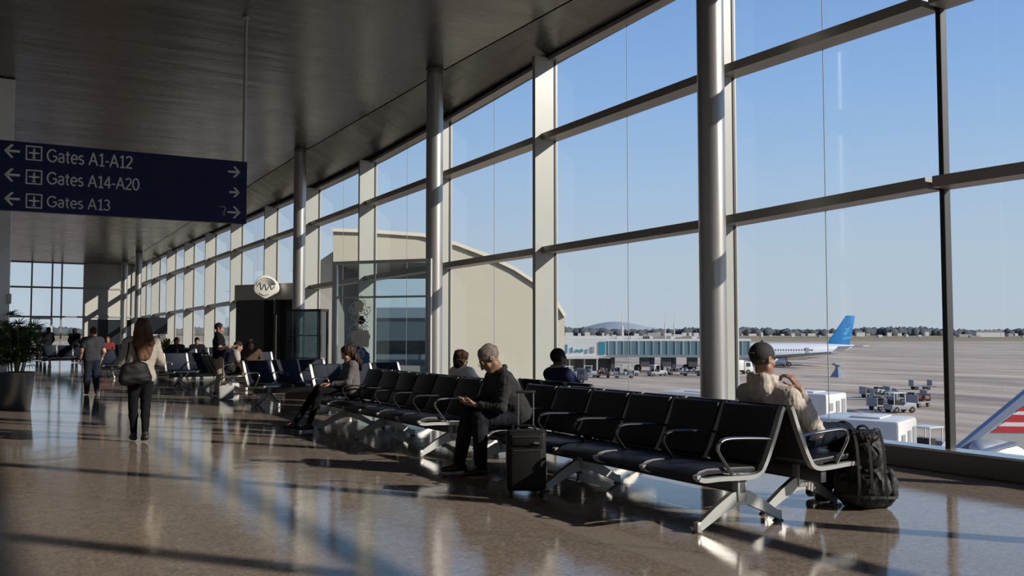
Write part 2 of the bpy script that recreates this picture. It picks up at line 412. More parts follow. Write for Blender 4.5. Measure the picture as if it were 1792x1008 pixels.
GLY = {   # letter: (advance, strokes) on a cap height of 1
 'G': (.84, [arc(.42, .5, .38, .46, 42, 322, 22), [(.74, .20), (.74, .47)], [(.78, .47), (.47, .47)]]),
 'a': (.60, [[(.08, .63)]+arc(.28, .50, .19, .20, 100, 0, 8)+[(.47, .02)], arc(.29, .22, .20, .18, 20, 380, 20)]),
 't': (.42, [[(.18, .92), (.18, .22)]+arc(.30, .22, .12, .19, 180, 280, 6), [(.02, .68), (.36, .68)]]),
 'e': (.62, [[(.08, .37), (.54, .37)]+arc(.31, .36, .23, .33, 2, 312, 20)]),
 's': (.52, [arc(.25, .53, .16, .16, 40, 250, 10)+arc(.24, .20, .18, .17, 78, -145, 12)]),
 'A': (.76, [[(.03, 0), (.36, 1)], [(.36, 1), (.70, 0)], [(.15, .34), (.58, .34)]]),
 '1': (.56, [[(.10, .80), (.34, .98)], [(.32, 1), (.32, 0)], [(.12, .03), (.52, .03)]]),
 '2': (.62, [arc(.29, .71, .23, .25, 160, -25, 12)+[(.07, .04)], [(.05, .04), (.56, .04)]]),
 '3': (.60, [arc(.26, .74, .21, .22, 150, -85, 12), arc(.26, .27, .24, .25, 85, -155, 14)]),
 '4': (.64, [[(.44, 1), (.44, 0)], [(.44, .98), (.04, .30)], [(.03, .28), (.60, .28)]]),
 '0': (.66, [arc(.32, .5, .25, .47, 0, 360, 28)]),
 '-': (.40, [[(.05, .38), (.33, .38)]]), ' ': (.34, [])}
def text_mesh(s, w, h, x, z, parent, mat, name):
    tot = sum(GLY[c][0] for c in s)-.08; kx_ = w/tot; bm = BM(); cx = x; lw = h*.115
    for c in s:
        ad, st = GLY[c]
        for pl in st:
            P = [(cx+p*kx_, -.003, z+q*h) for p, q in pl]
            sweep(bm, P, [(-lw/2, -.003), (lw/2, -.003), (lw/2, .003), (-lw/2, .003)], up=(0, -1, 0))
        cx += ad*kx_
    return obj(name, bm, mat, parent)
rows = [('Gates A1-A12', 82, 231, 261, 283, 291), ('Gates A14-A20', 82, 243, 301, 322, 330), ('Gates A13', 82, 192, 343, 362, 367)]
ayl = (264, 306, 348)
for k, (s, u0, u1, vt, vb, vbr) in enumerate(rows):
    x0, zb = on_sign(u0, vb); x1, _ = on_sign(u1, vb); _, zt = on_sign(u0, vt)
    text_mesh(s, x1-x0, (zt-zb)*1.02, x0, zb, sg, SIGNW, 'lettering')
    # left arrow
    xa, za = on_sign(7, ayl[k]-1); xb, _ = on_sign(35, ayl[k]); hh = (on_sign(20, ayl[k]-12)[1]-on_sign(20, ayl[k]+12)[1])/2
    bm = BM(); tk = .034; L_ = xb-xa
    sign_poly(bm, [(xa+.03, za-tk/2), (xb, za-tk/2), (xb, za+tk/2), (xa+.03, za+tk/2)])
    for q in (-1, 1):
        sign_poly(bm, [(xa, za), (xa+tk*.8, za-q*tk*.6), (xa+L_*.5+tk*.6, za+q*(hh-.01)), (xa+L_*.5-tk*.3, za+q*hh)])
    obj('arrow', bm, SIGNW, sg)
    # boxed aircraft pictogram
    xl, zc = on_sign(45, ayl[k]+3); xr, _ = on_sign(74, ayl[k]+4); hb = (xr-xl)/2; xc = (xl+xr)/2
    bm = BM(); ft = .018
    for (a0, a1, b0, b1) in ((-hb, hb, hb-ft, hb), (-hb, hb, -hb, -hb+ft), (-hb, -hb+ft, -hb+ft, hb-ft), (hb-ft, hb, -hb+ft, hb-ft)):
        sign_poly(bm, [(xc+a0, zc+b0), (xc+a1, zc+b0), (xc+a1, zc+b1), (xc+a0, zc+b1)])
    q = hb*.72
    sign_poly(bm, [(xc-.14*q, zc-.7*q), (xc-.14*q, zc-.2*q), (xc-.95*q, zc-.02*q), (xc-.95*q, zc+.16*q), (xc-.17*q, zc+.2*q), (xc-.13*q, zc+.8*q), (xc, zc+1*q),
                   (xc+.13*q, zc+.8*q), (xc+.17*q, zc+.2*q), (xc+.95*q, zc+.16*q), (xc+.95*q, zc-.02*q), (xc+.14*q, zc-.2*q), (xc+.14*q, zc-.7*q),
                   (xc+.4*q, zc-.92*q), (xc+.1*q, zc-.98*q), (xc-.1*q, zc-.98*q), (xc-.4*q, zc-.92*q)])
    obj('pictogram', bm, SIGNW, sg)
for k, (ua, ub, v, hp) in enumerate(((399, 421, 300, 10), (401, 420, 336, 9), (398, 421, 371, 11))):
    xa, za = on_sign(ua, v); xb, _ = on_sign(ub, v+1); hh = (on_sign(ua, v-hp)[1]-on_sign(ua, v+hp)[1])/2; L_ = xb-xa; tk = .032
    bm = BM(); sign_poly(bm, [(xa, za-tk/2), (xb-.03, za-tk/2), (xb-.03, za+tk/2), (xa, za+tk/2)])
    for q in (-1, 1): sign_poly(bm, [(xb, za), (xb-tk*.8, za-q*tk*.6), (xb-L_*.5-tk*.6, za+q*(hh-.01)), (xb-L_*.5+tk*.2, za+q*hh)])
    obj('arrow', bm, SIGNW, sg)
bm = BM()
for pts in (((384, 361), (393, 362)), ((393, 362), (395, 368)), ((393, 366), (393, 378)), ((390, 370), (390, 378))):
    (a, b) = [on_sign(*p) for p in pts]; sweep(bm, [(a[0], -.003, a[1]), (b[0], -.003, b[1])], rect(.016, .006))
obj('pictogram', bm, SIGNW, sg)
for xx in (WS-.04, .25):
    wp = org+ux*xx; zt2 = interp(ZI, wp.y)-zb_
    bm = BM(); tube(bm, [(xx, .06, HS-.01), (xx, .06, zt2-.002)], .03, 14); obj('hanging_rod', bm, ALU, sg, 'auto')
    bm = BM(); lathe(bm, [(.06, zt2-.03), (.06, zt2-.001)], (xx, .06, 0), 20); obj('ceiling_plate', bm, ALU, sg, 'auto')
# ================================================================ SEATING
SZ = 1.0
def make_bench(n, pitch, legs, vinyl, label, arm_at=None):
    """row of n seats on a beam; local x along the row, y forward from the top of the backrests"""
    t = thing('airport_bench', label, 'bench', (0, 0, 0), 0, 'beam-mounted airport benches')
    # seat pads and backs, one mesh each shared along the row
    def pad(profile, name):
        ms = None
        for i in range(n):
            if ms is None:
                bm = BM(); w0 = .030; prism(bm, profile, lambda a, b, x: (x, a, b), w0, pitch-w0, .012)
                o = obj(name, bm, vinyl, t, 'auto'); ms = o.data
            else:
                o = bpy.data.objects.new(name, ms); COL.objects.link(o); o.parent = t
            o.location.x = i*pitch
    back = [(.0, .885), (.012, .905), (.035, .908), (.058, .895), (.09, .80), (.145, .66), (.20, .55), (.252, .475), (.24, .455), (.215, .452), (.175, .52), (.11, .64), (.05, .76), (.012, .855)]
    seat = [(.225, .425), (.30, .455), (.45, .462), (.62, .470), (.78, .474), (.86, .462), (.905, .435), (.912, .405), (.895, .392), (.86, .405), (.78, .425), (.60, .422), (.42, .412), (.30, .402), (.235, .405)]
    pad(back, 'backrest'); pad(seat, 'seat')
    fr = spline([(-.004, .90), (.02, .86), (.08, .72), (.16, .555), (.215, .46), (.255, .41), (.33, .385), (.48, .385), (.70, .395), (.84, .395), (.905, .41), (.918, .44)], 4)
    ms = None; ma = None
    arm = spline([(.125, .655), (.20, .665), (.42, .68), (.60, .685), (.675, .665), (.70, .62), (.68, .57), (.60, .47), (.54, .395)], 5)
    for i in range(n+1):
        x = i*pitch
        if ms is None:
            bm = BM(); sweep(bm, [(0, p[0], p[1]) for p in fr], rect(.030, .042), up=(1, 0, 0)) if False else sweep(bm, [(0, p[0], p[1]) for p in fr], lambda k: rect(.050, .034), up=(0, .6, .8))
            o = obj('side_frame', bm, ALU, t, 'auto'); ms = o.data
            bm = BM(); sweep(bm, [(0, p[0], p[1]) for p in arm], circ(.017, 10, .013), up=(0, -.8, .6)); o2 = obj('armrest', bm, CHROME, t, 'auto'); ma = o2.data.copy(); ma.materials[0] = M('shaded_armrest', (.05, .05, .052), .25, .6); me_ = o2.data  # inner armrests get a darker copy, shade painted into their colour
        else:
            o = bpy.data.objects.new('side_frame', ms); COL.objects.link(o); o.parent = t
            o2 = bpy.data.objects.new('armrest', me_ if i == n else ma); COL.objects.link(o2); o2.parent = t
        o.location.x = x; o2.location.x = x
    bm = BM(); box2(bm, (.02, .385, .255), (n*pitch-.02, .455, .375), .012); obj('beam', bm, M('beam_grey', (.10, .10, .10), .4, .7), t, 'auto')
    ml = None
    for x in legs:
        if ml is None:
            bm = BM(); box(bm, (0, .42, .29), (.075, .10, .20), .012)
            hs = [.115, .105, .085, .062, .055]
            f = [(.40, .225), (.50, .215), (.66, .145), (.815, .062), (.855, .04)]
            b_ = [(.44, .225), (.34, .215), (.19, .145), (.035, .062), (-.005, .04)]
            for P in (f, b_):
                sweep(bm, [(0, y, z) for y, z in P], lambda k: [(-.028, -hs[k]/2), (.028, -hs[k]/2), (.022, hs[k]/2), (-.022, hs[k]/2)])
                yy = P[-1][0]
                box(bm, (0, yy, .045), (.05, .045, .075), .008)
            o = obj('leg', bm, ALU, t, 'auto'); ml = o.data
            bm = BM()
            lathe(bm, [(.042, .0), (.044, .008), (.03, .016), (.018, .018)], (0, 0, 0), 20)
            fp = obj('foot_pad', bm, CHROME, o, 'auto'); mf = fp.data; fp.location.y = .855
        else:
            o = bpy.data.objects.new('leg', ml); COL.objects.link(o); o.parent = t
            fp = bpy.data.objects.new('foot_pad', mf); COL.objects.link(fp); fp.parent = o; fp.location.y = .855
        fq = bpy.data.objects.new('foot_pad', mf); COL.objects.link(fq); fq.parent = o; fq.location.y = -.005
        o.location.x = x
    return t
P_ = .615
XA, XB = 5.555, 5.645
b1 = make_bench(6, P_, (.06, 2.1, 3.6), BLKL, 'black bench row closest to the camera, with the grey-haired man on its far seat'); b1.location = (XA, 4.94, 0); b1.rotation_euler.z = PI/2
b5 = make_bench(5, P_, (.10, 3.0), BLKL, 'black bench row facing the windows, holding the man in the cap'); b5.location = (XB, 4.94+5*P_, 0); b5.rotation_euler.z = -PI/2
# legs of the window-facing row stand a little further along so the two rows' feet clear each other
for ch in list(b5.children):
    if ch.name.startswith('leg'): ch.location.x = {.10: .22, 3.0: 2.80}.get(round(ch.location.x, 2), ch.location.x)
dup(b1, (XA, 9.66, 0), PI/2, 'second black bench row from the camera, past the seated grey-haired man')
b3 = make_bench(6, P_, (.35, 2.4, 3.3), BLKL, 'window-facing black bench row holding the woman in the white top'); b3.location = (XB, 9.66+6*P_, 0); b3.rotation_euler.z = -PI/2
b2 = make_bench(3, .50, (.3, 1.2), BLKL, 'short black bench row facing the windows, holding the man in navy'); b2.location = (6.02, 9.60, 0); b2.rotation_euler.z = -PI/2
# rows across the hall, facing the camera
def place_left(o, n, pitch, u, d, rot):       # rows facing the camera: u,d give the row's left end in the photograph
    q = C(u, 650, d); o.rotation_euler.z = rot; o.location = V_(q.x, q.y, 0)-Matrix.Rotation(rot, 3, 'Z')@V_(n*pitch, 0, 0); return o
V_ = lambda x, y, z: Vector((x, y, z))
n3 = make_bench(3, P_, (.3, 1.5), NAVL, 'navy bench row facing the camera, left of the person seated in black trousers'); place_left(n3, 3, P_, 524, 16.7, PI+.14); n3.location.y -= .6
n5 = make_bench(5, P_, (.3, 2.75), NAVL, 'dark bench row behind the standing man in the black shirt'); place_left(n5, 5, P_, 286, 24.4, PI+.12)
place_left(dup(n3, (0, 0, 0), 0, 'navy bench row in front of the glass display case'), 3, P_, 425, 18.1, PI+.2)
place_left(dup(n5, (0, 0, 0), 0, 'dark bench row half hidden by the walking woman in the beige sweater'), 5, P_, 172, 29.0, PI+.05)
place_left(dup(n5, (0, 0, 0), 0, 'dark distant bench row right of the walking woman, beyond the nearer rows'), 5, P_, 272, 32.5, PI)
place_left(dup(n5, (0, 0, 0), 0, 'distant dark bench row left of the man in the slate shirt'), 5, P_, 70, 38.0, PI)
place_left(dup(n5, (0, 0, 0), 0, 'farthest dark bench row, before the pale end wall'), 5, P_, 168, 43.0, PI)
# ---------------------------------------------------------------- suitcase
q = G(930, 872)
SUITM = M('black_suitcase_fabric', (.008, .0075, .0075), .6, 0, .25, bump=.15, bscale=220)
sc_ = thing('suitcase', 'black upright cabin suitcase with its handle up beside the near bench', 'suitcase', (q.x+.02, q.y+.12, 0), math.radians(-31))
bm = BM(); box(bm, (0, 0, .33), (.36, .25, .54), .045, seg=4)
obj('body', bm, SUITM, sc_, 'auto')
bm = BM(); box(bm, (0, -.135, .27), (.29, .04, .36), .018, seg=3); obj('front_pocket', bm, SUITM, sc_, 'auto')
bm = BM(); box(bm, (0, -.128, .52), (.27, .03, .10), .012, seg=3); obj('top_pocket', bm, SUITM, sc_, 'auto')
bm = BM(); tube(bm, [(-.13, -.146, .553), (.13, -.146, .553)], .005, 6); tube(bm, [(-.12, -.158, .43), (.12, -.158, .43)], .004, 6)
tube(bm, [(-.182, .04, .12), (-.182, .04, .55)], .004, 6); tube(bm, [(.182, .04, .12), (.182, .04, .55)], .004, 6); obj('zip', bm, M('zip_grey', (.2, .2, .2), .35, .8), sc_)
bm = BM()
for s in (-.07, .07): tube(bm, [(s, .085, .55), (s, .085, .93)], .008, 8)
obj('handle_rod', bm, CHROME, sc_, 'auto')
bm = BM(); box(bm, (0, .085, .94), (.18, .026, .026), .01); obj('pull_handle', bm, RUB, sc_, 'auto')
bm = BM(); tube(bm, spline([(-.09, 0, .60), (-.07, 0, .632), (0, 0, .64), (.07, 0, .632), (.09, 0, .60)], 5), .011, 8); obj('carry_handle', bm, SUITM, sc_, 'auto')
for sx_ in (-.14, .14):
    for sy_ in (-.085, .085):
        bm = BM(); lathe(bm, [(.012, -.012), (.028, -.012), (.028, .012), (.012, .012)], (sx_, sy_, .028), 16, 'X'); box(bm, (sx_, sy_, .055), (.036, .036, .03), .005); obj('wheel', bm, RUB, sc_, 'auto')
bm = BM(); box(bm, (.09, -.158, .50), (.05, .006, .022), .003); obj('badge', bm, CHROME, sc_)
# ---------------------------------------------------------------- planter with palm
q = G(27, 717)
pl = thing('potted_palm', 'tall green fan palm in a tapered grey metal pot by the left pier', 'potted plant', (q.x, q.y+.1, 0), 0)
bm = BM(); lathe(bm, [(.255, .0), (.262, .01), (.325, .70), (.332, .715), (.322, .72), (.31, .70), (.30, .62), (.02, .61)], n=56); obj('pot', bm, M('zinc_pot', (.22, .22, .225), .34, .85, var=.08), pl, 'auto')
bm = BM(); lathe(bm, [(.304, .60), (.304, .655), (.2, .665), (.02, .66)], n=40); obj('soil', bm, M('bark_soil', (.045, .03, .02), .9, var=.5, scale=40, bump=.8, bscale=60), pl)
LEAF = M('palm_leaf', (.045, .095, .025), .42, 0, .5, var=.5, scale=4); STEM = M('palm_stem', (.16, .12, .035), .6, var=.3, scale=12)
bs = BM(); bl = BM(); rnd = random.Random(5)
def leaflet(bm, base, d, n, L_, w_):
    s = d.cross(n).normalized(); pts = []
    for k in range(7):
        f = k/6; c = base+d*(L_*f)-n*(L_*.30*f*f)+Vector((0, 0, -L_*.16*f**3)); wd = w_*math.sin(PI*min(1, .12+.88*f**.8))*(1 if f < .99 else 0)
        pts.append((c-s*wd, c+n*wd*.35, c+s*wd))
    V = [[bm.verts.new(p) for p in tr] for tr in pts]
    for A, B in zip(V, V[1:]):
        bm.faces.new((A[0], A[1], B[1], B[0])); bm.faces.new((A[1], A[2], B[2], B[1]))
for i in range(15):
    a = rnd.uniform(0, 2*PI); r0 = rnd.uniform(.02, .13); lean = rnd.uniform(.02, .16); hgt = rnd.uniform(.55, 1.05)
    b0 = Vector((r0*math.cos(a), r0*math.sin(a), .64)); top = b0+Vector((lean*math.cos(a), lean*math.sin(a), hgt))
    tube(bs, spline([b0, b0+(top-b0)*.5+Vector((.02, .01, 0)), top], 4), .012, 7)
    for j in range(11):
        aa = rnd.uniform(0, 2*PI); st = b0+(top-b0)*rnd.uniform(.22, 1.0)
        el = rnd.uniform(.15, 1.2); d = Vector((math.cos(aa)*math.cos(el), math.sin(aa)*math.cos(el), math.sin(el)))
        pe = st+d*rnd.uniform(.13, .26); tube(bs, [st, st+(pe-st)*.5+Vector((0, 0, .01)), pe], .0035, 5)
        side = d.cross(Vector((0, 0, 1))).normalized(); nn = side.cross(d).normalized()
        nl = rnd.randint(8, 11)
        for k in range(nl):
            th = (k/(nl-1)-.5)*rnd.uniform(2.3, 2.8); dd = (d*math.cos(th)+side*math.sin(th)).normalized()
            leaflet(bl, pe, dd, nn, rnd.uniform(.21, .34)*(1-.18*abs(th)), rnd.uniform(.009, .014))
obj('stem', bs, STEM, pl, True); obj('foliage', bl, LEAF, pl, True, recalc=False)
# low planted pots standing among the distant seats
for (u, v, d, lb) in ((291, 622, 35.5, 'small leafy plant in a dark pot just right of the walking woman'), (228, 626, 41, 'distant leafy plant in a dark pot near the end wall')):
    q = C(u, v, d); p2 = thing('potted_plant', lb, 'potted plant', (q.x, q.y, 0), 0)
    bm = BM(); lathe(bm, [(.26, 0), (.34, .75), (.30, .75), (.28, .66), (.02, .65)], n=24); obj('pot', bm, M('dark_pot', (.05, .05, .05), .5), p2, 'auto')
    bm = BM()
    for k in range(170):
        aa = rnd.uniform(0, 2*PI); el = rnd.uniform(.2, 1.4); dd = Vector((math.cos(aa)*math.cos(el), math.sin(aa)*math.cos(el), math.sin(el)))
        leaflet(bm, Vector((0, 0, .68))+dd*rnd.uniform(.05, .4), dd, Vector((0, 0, 1)), rnd.uniform(.2, .4), .035)
    obj('foliage', bm, M('bright_leaf', (.10, .17, .02), .45, var=.4, scale=5), p2, True, recalc=False)
# ---------------------------------------------------------------- kiosk with portal, round emblem, glass screens
KD = M('kiosk_dark', (.06, .061, .06), .45, .2, var=.15, scale=3); KF = M('kiosk_fascia', (.55, .54, .49), .42, .3, var=.06)
ka = C(409, 600, 29.5); kb = C(524, 600, 27.9)
kx = Vector((kb.x-ka.x, kb.y-ka.y, 0)); KL = kx.length; kx.normalize(); kang = math.atan2(kx.y, kx.x)
kio = thing('kiosk', 'dark boxy kiosk with a pale fascia left of the steel column', 'kiosk', (ka.x, ka.y, 0), kang)
zf0 = C(409, 526, 29.5).z; zf1 = C(409, 499, 29.5).z
bm = BM(); box2(bm, (0, 0, zf0), (KL, .35, zf1), .01); obj('fascia', bm, KF, kio)
bm = BM(); box2(bm, (.02, .05, 0), (KL*.45, .3, zf0-.005), .01); obj('panel_wall', bm, KD, kio)
bm = BM(); box2(bm, (KL*.45+.02, .25, 0), (KL, .33, zf0-.005)); obj('back_wall', bm, M('kiosk_interior', (.018, .018, .018), .5), kio)
for xx in (KL*.62, KL-.08):
    bm = BM(); box2(bm, (xx, .0, 0), (xx+.08, .2, zf0-.005)); obj('post', bm, M('kiosk_post', (.12, .12, .12), .3, .6), kio)
# emblem: an off-white scalloped disc on a bracket
eq = C(466, 503, 28.2); em = thing('emblem_sign', 'round off-white shell-like emblem sign on the kiosk fascia', 'sign', (eq.x, eq.y, eq.z), -YAW+.18)
em.scale = (1.3, 1.3, 1.3)
EMW = M('emblem_white', (.72, .70, .64), .5, var=.06)
bm = BM(); n = 40; pts = []
for i in range(n):
    a = 2*PI*i/n; r = .285*(1+.05*math.cos(3*a+.6)); y = r*math.sin(a); x = r*math.cos(a)*1.05
    if y < -.12: x *= 1-.9*min(1, (-.12-y)/.25)
    pts.append((x, y*1.0))
prism(bm, pts, lambda a, b, t: (a, t, b), -.09, .05, .03); obj('disc', bm, EMW, em, 'auto')
bm = BM()
for k in range(5):
    r = .24-.045*k; tube(bm, [((r*math.cos(a))*.95+.012*k, -.095, r*math.sin(a)*.8+.03) for a in [PI*.05+i*PI*.9/10 for i in range(11)]], .007, 5)
tube(bm, spline([(-.20, -.095, .02), (-.13, -.095, .1), (-.1, -.095, -.06), (-.02, -.095, .07), (.02, -.095, -.07), (.1, -.095, .06), (.14, -.095, -.05), (.21, -.095, .03)], 5), .011, 6)
tube(bm, spline([(-.15, -.095, -.14), (-.04, -.095, -.2), (.07, -.095, -.17)], 5), .009, 6); obj('relief_lines', bm, M('emblem_grey', (.16, .16, .15), .5), em)
bm = BM(); box2(bm, (-.06, .04, -.06), (.06, .25, .06)); obj('bracket', bm, ALU, em)
bm = BM(); e2 = C(479, 535, 28.0)
lathe(bm, [(.02, -.03), (.16, -.03), (.17, 0), (.16, .03), (.02, .03)], (0, 0, 0), 32, 'X')
es = obj('emblem_sign', bm, M('smoked_disc', (.08, .085, .085), .2, .3), None, 'auto'); es.location = (e2.x, e2.y, e2.z); es.rotation_euler.z = kang+.9; es.scale = (.6, 1, 1.5); tag(es, 'small smoked oval disc hanging below the round emblem', 'sign')
# dark advertising totem between kiosk and column
tq0 = C(500, 640, 20.0); tq1 = C(560, 640, 19.6); tv = (tq1-tq0); tv.z = 0; TL = tv.length
to = thing('display_case', 'dark framed glass display case behind the navy seats', 'display case', (tq0.x, tq0.y, 0), math.atan2(tv.y, tv.x))
zt3 = C(530, 541, 19.8).z
bm = BM(); box2(bm, (0, 0, 0), (TL, .30, .35)); box2(bm, (0, 0, zt3-.05), (TL, .30, zt3))
for xx in (0, TL-.04): box2(bm, (xx, 0, 0), (xx+.04, .04, zt3)); box2(bm, (xx, .26, 0), (xx+.04, .30, zt3))
obj('case_frame', bm, M('case_bronze', (.06, .05, .045), .35, .6), to)
bm = BM(); box2(bm, (.04, .015, .35), (TL-.04, .022, zt3-.05)); obj('case_glass', bm, glass_mat('dark_glass', (.55, .62, .65), 1.0, 1.5), to)
bm = BM(); box2(bm, (.04, .275, .35), (TL-.04, .282, zt3-.05)); obj('case_glass', bm, glass_mat('dark_glass', (.62, .68, .70), 1.2, 1.5), to)
bm = BM(); box2(bm, (.04, .03, .9), (TL-.04, .2, .92)); box2(bm, (.04, .03, 1.4), (TL-.04, .2, 1.42)); obj('shelf', bm, ALU, to)
# glass screen with slim frame
g0 = C(585, 650, 18.0); g1 = C(752, 650, 17.2); gv = g1-g0; gv.z = 0; GL_ = gv.length
gs = thing('glass_screen', 'tall framed glass screen left of the second steel column', 'glass screen', (g0.x, g0.y, 0), math.atan2(gv.y, gv.x))
zg = C(585, 458, 18.0).z; zg2 = C(585, 521, 18.0).z; xm = GL_*.43
FRM = M('screen_frame', (.60, .60, .57), .36, .35)
bm = BM(); box2(bm, (-.05, -.03, 0), (.05, .03, zg)); box2(bm, (GL_-.03, -.03, 0), (GL_+.03, .03, zg)); obj('screen_post', bm, FRM, gs)
bm = BM(); box2(bm, (.05, -.03, zg-.06), (GL_-.03, .03, zg)); box2(bm, (.05, -.02, zg2-.02), (GL_-.03, .02, zg2+.02)); box2(bm, (.05, -.03, 0.02), (GL_-.03, .03, .12)); box2(bm, (xm-.015, -.015, .12), (xm+.015, .015, zg-.06)); obj('screen_rail', bm, FRM, gs)
for a, b in ((.05, xm-.015), (xm+.015, GL_-.03)):
    bm = BM(); box2(bm, (a, -.006, .12), (b, .006, zg-.06)); obj('glass_pane', bm, GLASS2, gs)
# printed decal on the screen: a loose pale and blue figure-like design
DP = M('decal_pale', (.88, .88, .82), .6, var=.12, scale=18); DB = M('decal_blue', (.06, .2, .45), .5, var=.4, scale=10); DD = M('decal_dark', (.035, .035, .04), .5)
def blob(cx, cz, rx, rz, mat, seed, name):
    r_ = random.Random(seed); bm = BM(); pts = []
    for i in range(26):
        a = 2*PI*i/26; k = 1+r_.uniform(-.16, .16); pts.append((cx+rx*k*math.cos(a), cz+rz*k*math.sin(a)))
    off = {'DP': .012, 'DB': .016, 'DD': .020}
    prism(bm, pts, lambda a, b, t: (a, t, b), -.012-.004*seed, -.008); return obj(name, bm, mat, gs)
sx_ = xm*.62
blob(sx_, 2.0, .11, .13, DP, 1, 'decal'); blob(sx_+.06, 1.72, .07, .09, DD, 2, 'decal'); blob(sx_+.05, 1.36, .22, .20, DP, 3, 'decal'); blob(sx_+.1, .98, .17, .18, DB, 4, 'decal'); blob(sx_-.04, 1.14, .08, .07, DD, 5, 'decal')
rr_ = random.Random(21); bm = BM()
for k in range(46):
    cx_, cz_ = sx_+rr_.uniform(-.16, .24), rr_.uniform(1.0, 2.15); r_ = rr_.uniform(.03, .09); a0 = rr_.uniform(0, 6.28)
    sweep(bm, [(cx_+r_*(1+.25*j/9)*math.cos(a0+j*.42), -.034, cz_+r_*math.sin(a0+j*.42)) for j in range(10)], rect(.012, .004), up=(0, -1, 0))
obj('decal', bm, DP, gs)
# wall monitor in the distance
mq = C(266, 580, 40); mo = thing('monitor', 'dark flat screen on a stand above the distant seats', 'monitor', (mq.x, mq.y, 0), 0)
bm = BM(); box(bm, (0, 0, 1.75), (1.3, .08, .75), .01); obj('screen', bm, M('screen_black', (.012, .014, .018), .2), mo)
bm = BM(); tube(bm, [(0, .03, .02), (0, .03, 1.5)], .035, 10); lathe(bm, [(.3, 0), (.3, .02), (.04, .04)], (0, .03, 0), 24); obj('stand', bm, DARKM, mo)
